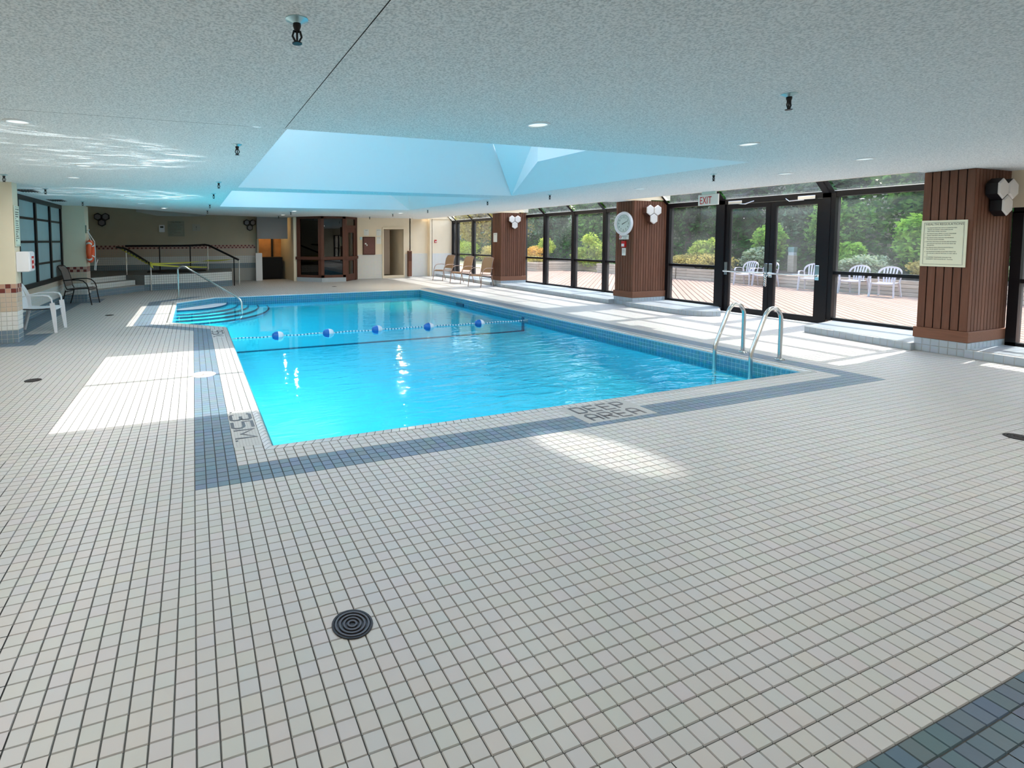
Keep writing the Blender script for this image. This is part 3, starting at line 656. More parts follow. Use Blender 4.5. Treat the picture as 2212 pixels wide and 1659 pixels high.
def glazed_bay(name, ys, z0, door=None):
    """ys = mullion centre lines; window with a mid rail and a sloping lean-to light above"""
    fr = MB(); y0, y1 = ys[0], ys[-1]
    fr.box(GX-.07, GX+.06, y0, y1, 2.48, 2.58); fr.box(GX-.05, GX+.05, y0, y1, z0, z0+.05)
    root = struct(fr, name, M_black)
    for y in ys:
        m_ = MB(); m_.box(GX-.08, GX+.08, y-.06, y+.06, z0, 2.56); m_.build('mullion', M_black, root)
        m_ = MB(); slope_bar(m_, y); m_.build('sloping_bar', M_black, root)
    m_ = MB(); m_.box(GX-.075, GX-.06, y0, y1, 2.585, 2.60); m_.build('drip_trim', M_white, root)
    m_ = MB(); m_.box(10.98, 11.04, y0, y1, 2.98, 3.06); m_.build('purlin', M_black, root)
    for a, b in zip(ys[:-1], ys[1:]):
        a += .06; b -= .06
        m_ = MB(); m_.box(GX-.05, GX+.05, a, b, 1.0, 1.06); m_.build('mid_rail', M_black, root)
        pane(root, GX, a, b, z0+.05, 1.0); pane(root, GX, a, b, 1.06, 2.48)
        m_ = MB(); t = .006; m_.add([(GX-.02, a, 2.58), (9.99, a, 3.86), (9.99, b, 3.86), (GX-.02, b, 2.58)], [(0, 1, 2, 3)]); m_.build('sloping_pane', M_glass_r, root)
    return root
glazed_bay('window_2', [5.12, 6.54], .115)
glazed_bay('window_3', [1.15, 2.78], .115)
glazed_bay('window_4', [7.3, 8.78, 10.17, 11.65, 12.92], .115)
glazed_bay('window_5', [13.5, 15.1, 16.75, 18.25, 18.68], .115)
# double door between windows 2 and 3
fr = MB(); fr.box(GX-.09, GX+.08, 4.96, 5.1, 0, 2.58); fr.box(GX-.09, GX+.08, 2.8, 2.94, 0, 2.58); fr.box(GX-.09, GX+.08, 2.8, 5.1, 2.47, 2.58); fr.box(GX-.04, GX+.06, 2.94, 4.96, 0, .03)
slope_bar(fr, 5.03, .14); slope_bar(fr, 2.87, .14)
door2 = struct(fr, 'door_2', M_black)
m_ = MB(); m_.box(10.98, 11.04, 2.8, 5.1, 2.98, 3.06); m_.build('purlin', M_black, door2)
m_ = MB(); m_.box(GX-.075, GX-.06, 2.94, 4.96, 2.585, 2.60); m_.build('drip_trim', M_white, door2)
m_ = MB(); m_.add([(GX-.02, 2.94, 2.58), (9.99, 2.94, 3.86), (9.99, 4.96, 3.86), (GX-.02, 4.96, 2.58)], [(0, 1, 2, 3)]); m_.build('sloping_pane', M_glass_r, door2)
m_ = MB(); m_.box(GX-.2, GX-.1, 2.6, 5.15, 0, .03); m_.build('threshold', M_white, door2)
for y0, y1, hinge in ((3.95, 4.95, 1), (2.95, 3.94, -1)):
    m_ = MB(); m_.box(GX-.05, GX+.03, y0, y0+.1, .03, 2.46); m_.box(GX-.05, GX+.03, y1-.1, y1, .03, 2.46); m_.box(GX-.05, GX+.03, y0+.1, y1-.1, .03, .14); m_.box(GX-.05, GX+.03, y0+.1, y1-.1, 2.36, 2.46)
    lf = m_.build('door_leaf', M_black, door2)
    m_ = MB(); m_.box(GX-.012, GX-.004, y0+.1, y1-.1, .14, 2.36); m_.build('pane', M_glass, lf)
    m_ = MB(); m_.tube([(GX-.14, y0+.04, .95), (GX-.14, y1-.04, .95)], .02, 10); m_.tube([(GX-.14, y0+.04, .95), (GX-.05, y0+.04, .95)], .02, 8); m_.tube([(GX-.14, y1-.04, .95), (GX-.05, y1-.04, .95)], .02, 8)
    for yy in (y0+.045, y1-.045): m_.box(GX-.075, GX-.05, yy-.035, yy+.035, .86, 1.16, b=.008)
    m_.build('panic_bar', M_chrome, lf)
    yc = y1-.42 if hinge > 0 else y0+.42
    m_ = MB(); s_ = 1 if hinge > 0 else -1; m_.box(GX-.13, GX-.05, yc-.0, yc+s_*.32, 2.46, 2.53, b=.006); m_.tube([(GX-.1, yc+s_*.1, 2.455), (GX-.2, yc-s_*.12, 2.44), (GX-.1, yc-s_*.25, 2.5)], .012, 6); m_.build('closer', M_steel, lf)
m_ = MB(); m_.lathe([(0, 0), (.05, 0), (.05, .05), (0, .05)], 12, Matrix.Translation((GX-.11, 3.945, .93)) @ Matrix.Rotation(pi/2, 4, 'Y'))
for k in range(5): m_.tube([(GX-.15+.01*cos(q*pi/4)*1.5, 3.945+.03*cos(q*pi/4), .88-.045*k+.03*sin(q*pi/4)) for q in range(9)], .007, 5)
tag(m_.build('door_chain', M_chrome), 'chrome chain looped around the panic bars at the middle of the double door', 'chain')
# near window on the right, under a cream header
mb = MB(); mb.box(11.1, 11.3, -5.6, .3, 2.12, H); struct(mb, 'wall_right', M_cream_w)
fr = MB(); fr.box(11.14, 11.26, -5.6, .27, 2.04, 2.12); fr.box(11.14, 11.26, -5.6, .27, .1, .16); w6 = struct(fr, 'window_6', M_black)
for y in (-5.5, -4.1, -2.7, -1.3, .22): m_ = MB(); m_.box(11.14, 11.27, y-.055, y+.055, .1, 2.06); m_.build('mullion', M_black, w6)
for a, b in ((-5.45, -4.16), (-4.04, -2.76), (-2.64, -1.36), (-1.24, .16)):
    m_ = MB(); m_.box(11.16, 11.24, a, b, 1.03, 1.09); m_.build('mid_rail', M_black, w6); pane(w6, 11.2, a, b, .16, 1.03); pane(w6, 11.2, a, b, 1.09, 2.04)
# tiled ledges under the windows
def ledge(poly, z=.115):
    mb = MB(); mb.prism(poly, -.005, z-.004); r = struct(mb, 'trim_%d' % ledge.n, M_grout_l); ledge.n += 1
    t = MB(); xs = [p[0] for p in poly]; ys_ = [p[1] for p in poly]
    for i in range(int(min(xs)/.1)-1, int(max(xs)/.1)+1):
        for j in range(int(min(ys_)/.1)-1, int(max(ys_)/.1)+1):
            x, y = i*.1, j*.1
            if all(inside(a, b, poly) for a, b in ((x+.012, y+.05), (x+.05, y+.05), (x+.088, y+.05), (x+.05, y+.012), (x+.05, y+.088))): t.add([(x+.003, y+.003, z), (x+.097, y+.003, z), (x+.097, y+.097, z), (x+.003, y+.097, z)], [(0, 1, 2, 3)])
    for i in range(len(poly)):
        a, b = Vector((*poly[i], 0)), Vector((*poly[(i+1) % len(poly)], 0)); L = (b-a).length; n = max(1, round(L/.1)); d = (b-a).normalized()
        tile_panel(t, a, d, (0, 0, 1), n, 1, L/n, z, .006, .004)
    t.build('ledge_tiles', M_ledge, r, kind='stuff'); return r
ledge.n = 2
ledge([(10.15, 7.18), (GX, 7.18), (GX, 12.75), (10.22, 12.75)])
ledge([(10.3, 13.35), (GX, 13.35), (GX, 18.7), (10.6, 18.7)])
cv = [(10.13+.55*(1-cos(t)), 5.1-.62*sin(t)) for t in [pi/2*k/6 for k in range(7)]]
ledge([(GX, 5.12), (GX, 6.57), (10.13, 6.57)]+[(x, y) for x, y in cv][:-1]+[(10.9, 4.45), (11.3, 4.75)][:0]+[(10.75, 4.47), (11.38, 5.0)])
ledge([(10.05, .86), (GX, .86), (GX, 2.72), (10.28, 2.48)])
ledge([(9.98, -5.6), (11.14, -5.6), (11.14, .3), (10.13, .3)])

# ================================================================== WOOD CLAD PILLARS
BW = .087
def pillar(x0, x1, y0, y1, label):
    root = thing('wood_clad_pillar', label, 'pillar', (x0, y0, 0)); z0 = .36
    mb = MB(); mb.box(x0+.02, x1, y0+.02, y1-.02, .2, H); mb.build('core', M_dark, root)
    for face in range(3):
        L = (y1-y0) if face == 0 else (x1-x0); n = round(L/BW); wd = L/n; m_ = MB(); m_.box(.007, wd-.007, 0, .02, z0, H-.002, b=.005) if face else m_.box(0, .02, .007, wd-.007, z0, H-.002, b=.005)
        me = m_.mesh('board', M_wood)
        for k in range(n):
            o = bpy.data.objects.new('board', me); COL.objects.link(o); o.parent = root
            o.location = ((0, k*wd, 0), (k*wd, 0, 0), (k*wd, y1-y0-.02, 0))[face]
    m_ = MB(); m_.box(x0-.025, x1, y0-.025, y1+.025, .205, .36, b=.006); m_.build('base_board', M_woodtrim, root)
    m_ = MB(); m_.box(x0-.012, x1, y0-.012, y1+.012, 0, .205); m_.build('plinth', M_grout_l, root)
    t = MB(); tile_panel(t, (x0-.014, y1+.012, 0), (0, -1, 0), (0, 0, 1), 6, 2, (y1-y0+.024)/6, .102, .006, .004); n = round((x1-x0)/.1); tile_panel(t, (x0-.012, y0-.014, 0), (1, 0, 0), (0, 0, 1), n, 2, (x1-x0)/n, .102, .006, .004)
    t.build('plinth_tiles', M_ledge, root, kind='stuff')
    return root
pillar(10.17, 11.2, .3, .86, 'reddish brown board-clad pillar with the health regulations sign, nearest on the right')
pillar(10.35, 11.44, 6.57, 7.18, 'reddish brown board-clad pillar with the round wall clock')
pillar(10.38, 11.44, 12.75, 13.35, 'farthest reddish brown board-clad pillar behind the patio chairs')

def tiled_pillar(x0, x1, y0, y1, label):
    root = thing('tiled_pillar', label, 'pillar', (x1, y0, 0)); mb = MB(); mb.box(x0, x1, y0, y1, 0, H); mb.build('shaft', M_cream, root)
    by = new_by(); layered(by, (x0, y0-.001, 0), (1, 0, 0), x1-x0); layered(by, (x1+.001, y0, 0), (0, 1, 0), y1-y0); layers_finish(by, root)
    m_ = MB(); m_.box(x0, x1+.0015, y0-.0015, y1, 0, .98); m_.build('grout_bed', M_grout_l, root); return root
tiled_pillar(-3.73, -2.72, 6.68, 6.96, 'cream pillar with checker tile band at the left edge, sign and white box on it')
tiled_pillar(-3.3, -2.74, 13.0, 13.55, 'cream pillar with checker tile band where the lifebuoy hangs')

# ================================================================== SIGNS, CLOCK, LAMPS ON THE PILLARS
def board_sign(name, label, cat, org, ux, w, h, mat, lines, border=True, th=.012):
    """org = lower left corner, ux = reading direction, upright"""
    U = Vector(ux); N = U.cross(Vector((0, 0, 1))); o = Vector(org); root = thing(name, label, cat, tuple(o+N*.001))
    mb = MB(); p = [o, o+U*w, o+U*w+Vector((0, 0, h)), o+Vector((0, 0, h))]; q = [v+N*th for v in p]
    mb.add(p+q, [(4, 5, 6, 7), (3, 2, 1, 0), (0, 1, 5, 4), (1, 2, 6, 5), (2, 3, 7, 6), (3, 0, 4, 7)]); mb.build('board', mat, root)
    t = MB()
    if border:
        for i, mg in enumerate((.05*w+.004, .065*w+.004)):
            a = .0028 if i == 0 else .0014; f = o+N*(th+.0008)
            for (ax, az, bx, bz) in ((mg, mg, w-mg, mg+a), (mg, h-mg-a, w-mg, h-mg), (mg, mg, mg+a, h-mg), (w-mg-a, mg, w-mg, h-mg)):
                t.add([f+U*ax+Vector((0, 0, az)), f+U*bx+Vector((0, 0, az)), f+U*bx+Vector((0, 0, bz)), f+U*ax+Vector((0, 0, bz))], [(0, 1, 2, 3)])
    for body, size, x, z, al, sx in lines: add_text(t, body, size, o+U*x+N*(th+.001)+Vector((0, 0, z)), U, (0, 0, 1), al, sx, .0005)
    if t.f: t.build('lettering', M_ink, root)
    return root
reg = ['1.  NO PERSON INFECTED WITH A COMMUNICABLE', '    DISEASE OR HAVING OPEN SORES ON HIS', '    BODY SHALL ENTER THE POOL.', '2.  NO PERSON SHALL BRING A GLASS CONTAINER', '    ONTO THE DECK OR INTO THE POOL.', '3.  NO PERSON SHALL POLLUTE THE WATER IN',
       '    THE POOL IN ANY MANNER.', '4.  SPITTING, SPOUTING OF WATER AND BLOWING', '    THE NOSE IN THE POOL OR ON THE DECK ARE', '    PROHIBITED.', '5.  NO PERSON SHALL ENGAGE IN BOISTEROUS', '    PLAY IN OR ABOUT THE POOL.', '6.  THE MAXIMUM NUMBER OF BATHERS PERMITTED',
       '    ON THE DECK AND IN THE POOL AT ANY TIME IS', '    10.', '7.  THE NEAREST TELEPHONE AVAILABLE FOR', '    EMERGENCY USE IS LOCATED AT   Pool Area']
L = [('HEALTH REGULATIONS', .042, .255, .60, 'CENTER', .93)]
for i, s_ in enumerate(reg): L.append((s_.replace('    ', '      '), .0185, .045, .562-.0262*i-(.006*sum(r[0].isdigit() for r in reg[:i+1])), 'LEFT', .80))
r_ = board_sign('rules_sign', 'cream health regulations sign board on the nearest brown pillar', 'sign', (10.158, .85, 1.27), (0, -1, 0), .5, .67, M_signc, L)
t = MB()
for z in (1.345, 1.365):
    pass
L = [('POOL RULES', .034, .135, .60, 'CENTER', .9)]
for i, s_ in enumerate(['SHOWER BEFORE', 'ENTERING POOL', 'NO RUNNING', 'OR', 'HORSEPLAY IN', 'POOL AREA', 'NO GLASS OR', 'FOOD ON DECK', 'CHILDREN MUST', 'BE WITH AN', 'ADULT', 'NO DIVING', 'SWIM AT OWN', 'RISK']): L.append((s_, .026, .03, .555-.036*i, 'LEFT', .85))
board_sign('rules_sign', 'narrow pale green rules sign on the left tiled pillar', 'sign', (-2.712, 6.695, 1.60), (0, 1, 0), .25, .67, M_signg, L)
board_sign('notice', 'white notice sheet on the farthest brown pillar', 'notice', (10.368, 13.24, 1.6), (0, -1, 0), .24, .33, M_paper, [('NOTICE', .04, .12, .26, 'CENTER', 1)]+[('____________', .02, .03, .22-.03*i, 'LEFT', 1) for i in range(6)], border=False)
r_ = board_sign('alarm_sign', 'small white sign under the wall clock', 'sign', (10.338, 7.03, 1.68), (0, -1, 0), .31, .12, M_paper, [('EMERGENCY', .036, .085, .068, 'LEFT', .95), ('ALARM', .036, .135, .022, 'LEFT', .95)], border=False)
m_ = MB(); m_.lathe([(.022, 0), (.036, 0), (.036, .003), (.022, .003)], 16, Matrix.Translation((10.325, 6.985, 1.74)) @ Matrix.Rotation(-pi/2, 4, 'Y')); m_.build('red_mark', M_red, r_)
al_ = thing('alarm_pull', 'red emergency pull station with white tab on the clock pillar', 'alarm', (10.35, 6.87, 1.55)); m_ = MB(); m_.box(10.30, 10.35, 6.81, 6.93, 1.48, 1.64, b=.008); m_.build('housing', M_red, al_)
m_ = MB(); m_.box(10.285, 10.30, 6.83, 6.91, 1.50, 1.57, b=.004); m_.build('tab', M_white, al_)
board_sign('instruction_card', 'pale card of instructions below the red pull station', 'notice', (10.345, 6.935, 1.27), (0, -1, 0), .12, .19, M_paper, [('IN CASE OF', .016, .012, .15, 'LEFT', 1), ('EMERGENCY', .016, .012, .12, 'LEFT', 1), ('PULL HANDLE', .016, .012, .09, 'LEFT', .9), ('AND CALL', .016, .012, .06, 'LEFT', 1)], border=False)
# clock, faces -X
ck = thing('wall_clock', 'round white wall clock on the middle brown pillar', 'clock', (10.33, 6.885, 2.085))
MC = Matrix.Translation((10.35, 6.885, 2.085)) @ Matrix.Rotation(-pi/2, 4, 'Y') @ Matrix.Rotation(-pi/2, 4, 'Z')
m_ = MB(); m_.lathe([(0, 0), (.29, 0), (.305, .03), (.29, .065), (.255, .075), (.235, .05), (.228, .035)], 48, MC); m_.build('rim', M_plastic, ck, smooth=True)
m_ = MB(); m_.lathe([(0, .034), (.232, .034)], 48, MC); m_.build('dial', pmat('dial', (.70, .76, .70), .4), ck)
m_ = MB(); m_.lathe([(.208, .0355), (.213, .0355)], 48, MC)
CU, CV = Vector((0, -1, 0)), Vector((0, 0, 1)); cc = Vector((10.314, 6.885, 2.085))
for hnum in range(1, 13):
    a = radians(90-30*hnum); add_text(m_, str(hnum), .075, cc+CU*(.165*cos(a))+CV*(.165*sin(a)-.026), CU, CV, 'CENTER', 1, .0004)
m_.build('numerals', M_ink, ck)
for nm, ln, ang, wd in (('hour_hand', .11, 66, .022), ('minute_hand', .16, 66.5, .016)):
    a = radians(90-ang); d = CU*cos(a)+CV*sin(a); p = CU*(-sin(a))+CV*cos(a); m_ = MB(); f = cc+Vector((-.006 if nm[0] == 'h' else -.009, 0, 0)); m_.add([f-d*.05-p*wd/2, f+d*ln-p*wd*.3, f+d*ln+p*wd*.3, f-d*.05+p*wd/2], [(0, 1, 2, 3)]); m_.build(nm, M_ink, ck)
# honeycomb wall lamps
def hexlamp(pos, label, depth, R, face, body=None, grp='hexagonal wall lamps'):
    root = thing('wall_lamp', label, 'lamp', pos, grp, local=True)
    for cx, cz in ((-R*.88, R*.76), (R*.88, R*.76), (0, -R*.76)):
        hx = [(R*sin(k*pi/3), R*cos(k*pi/3)) for k in range(6)]
        m_ = MB(); vs = [(cx+x*.98, 0, cz+z*.98) for x, z in hx]+[(cx+x*.98, -depth, cz+z*.98) for x, z in hx]; m_.add(vs, [(i, (i+1) % 6, 6+(i+1) % 6, 6+i) for i in range(6)]+[(5, 4, 3, 2, 1, 0)]); bd = m_.build('housing', body or M_black, root)
        m_ = MB(); vs = [(cx+x*.96, -depth*.9, cz+z*.96) for x, z in hx]+[(cx+x*.96, -depth-.004, cz+z*.96) for x, z in hx]+[(cx+x*.84, -depth-.018, cz+z*.84) for x, z in hx]
        if face is M_lampgrey: vs = [(cx+(x_-cx)*.8, y_, cz+(z_-cz)*.8) for x_, y_, z_ in vs]
        m_.add(vs, [(i, (i+1) % 6, 6+(i+1) % 6, 6+i) for i in range(6)]+[(6+i, 6+(i+1) % 6, 12+(i+1) % 6, 12+i) for i in range(6)]+[tuple(range(12, 18))]); m_.build('diffuser', face, bd)
    return root
hexlamp((10.84, 6.545, 2.3), 'white honeycomb wall lamp on the clock pillar', .12, .14, M_lampface, M_frame)
hexlamp((10.855, 12.725, 2.31), 'white honeycomb wall lamp on the farthest brown pillar', .12, .14, M_lampface, M_frame)
hexlamp((10.63, .278, 2.25), 'white-faced black honeycomb lamp at the right edge of the photo', .12, .15, M_lampface)
hexlamp((-3.22, 19.47, 2.5), 'unlit dark honeycomb wall lamp over the hot tub, left', .12, .15, M_lampgrey)
hexlamp((2.28, 19.47, 2.33), 'unlit dark honeycomb wall lamp beside the grey bulkhead', .12, .14, M_lampgrey)
# exit sign hanging at the ceiling edge
ex = thing('exit_sign', 'white exit sign with red letters hanging at the ceiling edge', 'sign', (9.94, 4.2, 2.65)); m_ = MB(); m_.box(9.915, 9.945, 3.97, 4.42, 2.375, 2.595, b=.006); m_.build('panel', pmat('exit panel', (.82, .80, .72), .4), ex)
m_ = MB(); m_.box(9.91, 9.95, 4.03, 4.34, 2.6, 2.65); m_.build('mount', pmat('green white mount', (.6, .72, .64), .4), ex)
t = MB(); add_text(t, 'EXIT', .215, (9.911, 4.385, 2.405), (0, -1, 0), (0, 0, 1), 'LEFT', .62, .001); t.build('letters', M_red, ex)
# box on the left pillar
bx = thing('wall_box', 'white wall box with a red label on the left tiled pillar', 'box', (-2.72, 6.9, 1.34)); m_ = MB(); m_.box(-2.715, -2.54, 6.72, 7.03, 1.17, 1.51, b=.012); m_.build('body', M_plastic, bx)
m_ = MB(); m_.box(-2.542, -2.525, 6.74, 7.01, 1.185, 1.495, b=.005); m_.build('lid', M_plastic, bx)
m_ = MB(); m_.quad((-2.524, 6.83, 1.22), (-2.524, 6.97, 1.22), (-2.524, 6.97, 1.43), (-2.524, 6.83, 1.43)); lb_ = m_.build('label', M_red, bx)
t = MB(); add_text(t, 'FIRST', .05, (-2.523, 6.90, 1.36), (0, 1, 0), (0, 0, 1), 'CENTER'); add_text(t, 'AID', .05, (-2.523, 6.90, 1.27), (0, 1, 0), (0, 0, 1), 'CENTER'); t.build('label_text', M_paper, bx)
# ================================================================== LADDER, RAILS, LANE ROPE
def arc_pts(c, r, a0, a1, n, ux, uz):
    return [tuple(Vector(c)+Vector(ux)*r*cos(lerp(a0, a1, k/n))+Vector(uz)*r*sin(lerp(a0, a1, k/n))) for k in range(n+1)]
lad = thing('pool_ladder', 'stainless steel ladder rails at the deep corner of the pool', 'ladder', (7.6, 1.42, 0))
for y in (1.7, 1.17):
    p = [(7.62, y, 0), (7.62, y, .3), (7.62, y, .5)]+[(7.62-.175*(1-cos(t)), y, .545+.185*sin(t)) for t in [pi*k/10*.86 for k in range(1, 11)]]+[(7.07, y, .2), (7.045, y, .14), (7.04, y, .05), (7.04, y, -.75)]
    m_ = MB(); m_.tube(p, .027, 12); r_ = m_.build('rail', M_steel, lad, smooth=True)
    m_ = MB(); m_.lathe([(.023, .004), (.024, .02), (.05, .018), (.062, .004)], 18, Matrix.Translation((7.62, y, 0))); m_.build('flange', M_steel, r_, smooth=True)
for z in (-.28, -.5): m_ = MB(); m_.box(7.0, 7.09, 1.17, 1.7, z, z+.03, b=.008); m_.build('tread', M_plastic, lad)
hr = thing('stair_handrail', 'stainless handrail curving down into the pool entry steps', 'handrail', (-.41, 13.1, 0))
m_ = MB(); m_.tube([(-.41, 13.1, 0), (-.41, 13.1, .8), (-.405, 13.09, .86), (-.36, 13.06, .91), (-.27, 13.0, .935), (-.18, 12.93, .91), (1.13, 11.42, .12), (1.2, 11.34, .06), (1.235, 11.3, -.02), (1.24, 11.29, -.45)], .027, 12); m_.build('rail', M_steel, hr, smooth=True)
m_ = MB(); m_.lathe([(.024, .004), (.025, .02), (.055, .018), (.068, .004)], 18, Matrix.Translation((-.41, 13.1, 0))); m_.build('flange', M_steel, hr, smooth=True)
# floating lane rope: rope with small twisted floats is one thing, the five large floats hang on it
lr = thing('lane_rope', 'blue and white twisted safety rope floating across the pool', 'rope', (3.9, 6.63, -.17))
def rp(x): return Vector((x, 6.69-.02*x, WZ+.012+.006*sin(x*9)))
m_ = MB(); m_.tube([rp(.62+6.6*k/60) for k in range(61)], .008, 6); m_.build('cord', M_rope, lr)
wa, wb_ = MB(), MB(); x = .75; k = 0
while x < 7.1:
    if all(abs(x-q) > .15 for q in (1.53, 2.53, 3.56, 4.73, 5.96)):
        c = rp(x); q = (wa, wb_)[k % 2]; q.lathe([(.005, -.015), (.015, -.007), (.015, .007), (.005, .015)], 8, Matrix.Translation(c) @ Matrix.Rotation(pi/2, 4, 'Y') @ Matrix.Rotation(.5, 4, 'X')); k += 1
    x += .034
wa.build('white_floats', M_plastic, lr, kind='stuff'); wb_.build('teal_floats', M_cyanfl, lr, kind='stuff')
for i, x in enumerate((1.53, 2.53, 3.56, 4.73, 5.96)):
    f = thing('lane_float', ['large blue and white rope float nearest the left pool wall', 'large blue and white rope float, second from the left', 'large blue and white rope float in the middle of the rope', 'large blue and white rope float, second from the right', 'large blue and white rope float nearest the right pool wall'][i], 'float', tuple(rp(x)), 'large floats on the lane rope', local=True)
    R_ = Matrix.Rotation(pi/2, 4, 'Y'); pr = [(.012, -.115), (.05, -.1), (.078, -.06), (.088, 0)]
    m_ = MB(); m_.lathe(pr, 20, R_); m_.build('blue_half', M_buoyb, f, smooth=True)
    m_ = MB(); m_.lathe([(r, -z) for r, z in pr[::-1]], 20, R_); m_.build('white_half', M_plastic, f, smooth=True)

# hot tub platform with steps
pf = thing('hot_tub_platform', 'raised tiled platform of the hot tub with steps on its left', 'platform', (-.2, 17.6, 0))
A, B = Vector((-2.86, 14.13)), Vector((-1.53, 15.94)); nn = Vector((-.806, .592)); q = lambda v: (v.x, v.y)
C1_, D1_ = B+nn*.7, A+nn*.7
top = [q(B), (.17, 16.28), (1.36, 16.96), (1.5, 19.48), (-3.72, 19.48), (-3.72, D1_.y+.1), q(D1_), q(C1_)]
m_ = MB(); m_.prism(top, 0, .53); m_.build('body', M_stone, pf)
by = new_by()
for a, b in zip(top[:3], top[1:4]):
    a, b = Vector(a), Vector(b); L_ = (b-a).length; n = round(L_/T); d = Vector((*(b-a).normalized(), 0)); nn3 = d.cross(Vector((0, 0, 1))); o = Vector((*a, 0))+nn3*.002
    tile_panel(by['b'], o, d, (0, 0, 1), n, 3, L_/n, .069, .005, .004); tile_panel(by['w'], o+Vector((0, 0, .207)), d, (0, 0, 1), n, 4, L_/n, .081, .006, .004)
layers_finish(by, pf)
m_ = MB()
for a, b in zip(top[:3], top[1:4]): a, b = Vector(a), Vector(b); d = (b-a).normalized(); n3 = Vector((d.y, -d.x))*.001; m_.quad((a.x+n3.x, a.y+n3.y, 0), (b.x+n3.x, b.y+n3.y, 0), (b.x+n3.x, b.y+n3.y, .531), (a.x+n3.x, a.y+n3.y, .531))
m_.build('grout_bed', M_grout, pf)
for k, (z0, z1, off, m1) in enumerate(((0, .2, 0, M_btile), (.2, .365, .35, M_wtile), (.365, .53, .7, M_wtile))):
    a, b = A+nn*off, B+nn*off-(B-A).normalized()*.03*k; c, d = B+nn*(.72), A+nn*(.72)
    if k < 2: m_ = MB(); m_.prism([q(a), q(b), q(c), q(d)], 0, z1); st = m_.build('step', M_grout_l, pf)
    else: st = pf
    t = MB(); L_ = (b-a).length; n = round(L_/T); dd = Vector((*(b-a).normalized(), 0)); n3 = dd.cross(Vector((0, 0, 1))); rws = max(2, round((z1-z0)/.08)); tile_panel(t, Vector((*a, z0))+n3*.003, dd, (0, 0, 1), n, rws, L_/n, (z1-z0)/rws, .006, .004)
    t.build('riser_tiles', m1, st, kind='stuff')
m_ = MB(); oc = [(-.55+1.1*cos(k*pi/4+pi/8), 18.0+1.0*sin(k*pi/4+pi/8)) for k in range(8)]; m_.prism(oc, .53, .56); m_.build('tub_rim', M_dark, pf)
# rails around the tub
def railing(label, posts, rail, base, extra=None, rr=.038):
    r = thing('tub_railing', label, 'railing', base, 'black-topped railings around the hot tub')
    m_ = MB(); m_.tube(rail, rr, 10); m_.build('top_rail', M_black, r, smooth=True)
    for a, b, mt in posts: m_ = MB(); m_.tube([a, b], .022, 10); m_.build('post', mt, r, smooth=True)
    return r
railing('sloping black railing by the hot tub steps, wound with yellow tape', [((-2.12, 16.55, .53), (-2.12, 16.55, 1.4), M_steel), ((-1.3, 15.6, 0), (-1.3, 15.6, .9), M_steel)], [(-2.45, 16.95, 1.47), (-2.2, 16.62, 1.44), (-2.05, 16.45, 1.38), (-1.36, 15.66, .95), (-1.3, 15.6, .88)], (-1.3, 15.6, 0))
railing('long black railing behind the hot tub sloping down to the right', [((-1.15, 18, .53), (-1.15, 18, 1.48), M_black), ((-.08, 18, .53), (-.08, 18, 1.48), M_black), ((.55, 18, .53), (.55, 18, 1.5), M_steel), ((1.44, 16.94, 0), (1.44, 16.94, 1.05), M_black), ((1.62, 16.92, 0), (1.62, 16.92, .98), M_steel)],
        [(-2.3, 18, 1.5), (-1.15, 18, 1.5), (-.08, 18, 1.5), (.45, 18, 1.53), (.6, 17.9, 1.5), (1.35, 17.0, 1.1), (1.5, 16.93, 1.02), (1.62, 16.92, .96)], (1.44, 16.9, 0))
tp = thing('caution_tape', 'yellow caution tape strung across the hot tub railings', 'tape', (0, 16, .9))
m_ = MB()
def ribbon(a, b, sag, n=14, w=.05, tw=3):
    a, b = Vector(a), Vector(b); pts = []; L_ = []
    for k in range(n+1):
        t = k/n; p = a.lerp(b, t)-Vector((0, 0, sag*4*t*(1-t))); an = tw*t; s_ = Vector((0, .5*sin(an), cos(an*.6))).normalized()*w/2; L_.append((p-s_, p+s_))
    for k in range(n): m_.add([L_[k][0], L_[k+1][0], L_[k+1][1], L_[k][1]], [(0, 1, 2, 3)])
ribbon((-1.3, 15.57, .93), (.55, 17.6, .93), .03); ribbon((.55, 17.6, .93), (1.5, 16.93, 1.02), .03); ribbon((-1.3, 15.57, .9), (.5, 17.2, .70), .02, tw=2); ribbon((.5, 17.3, 1.0), (.5, 17.3, .65), 0, 3)
h_ = [(-2.3+.95*k/60+.035*cos(k*.9), 16.75-1.12*k/60, 1.45-.52*k/60+.04*sin(k*.9)) for k in range(61)]; m_.strip(h_, .045, .002, (0, 0, 1)); m_.build('strips', M_yellow, tp)
m_ = MB(); m_.tube([(-1.3, 15.6, .97), (-1.28, 15.56, .9), (-1.27, 15.55, .84), (-1.22, 15.53, .78)], [.03, .05, .035, .01], 8); m_.build('knot', M_yellow, tp)
m_ = MB()
for k in range(9): t = k/9; p = Vector((-2.25, 16.68, 1.43)).lerp(Vector((-1.36, 15.64, .95)), t); m_.box(p.x-.03, p.x+.03, p.y-.045, p.y-.04, p.z-.03, p.z+.02)
m_.build('black_dashes', M_ink, tp)

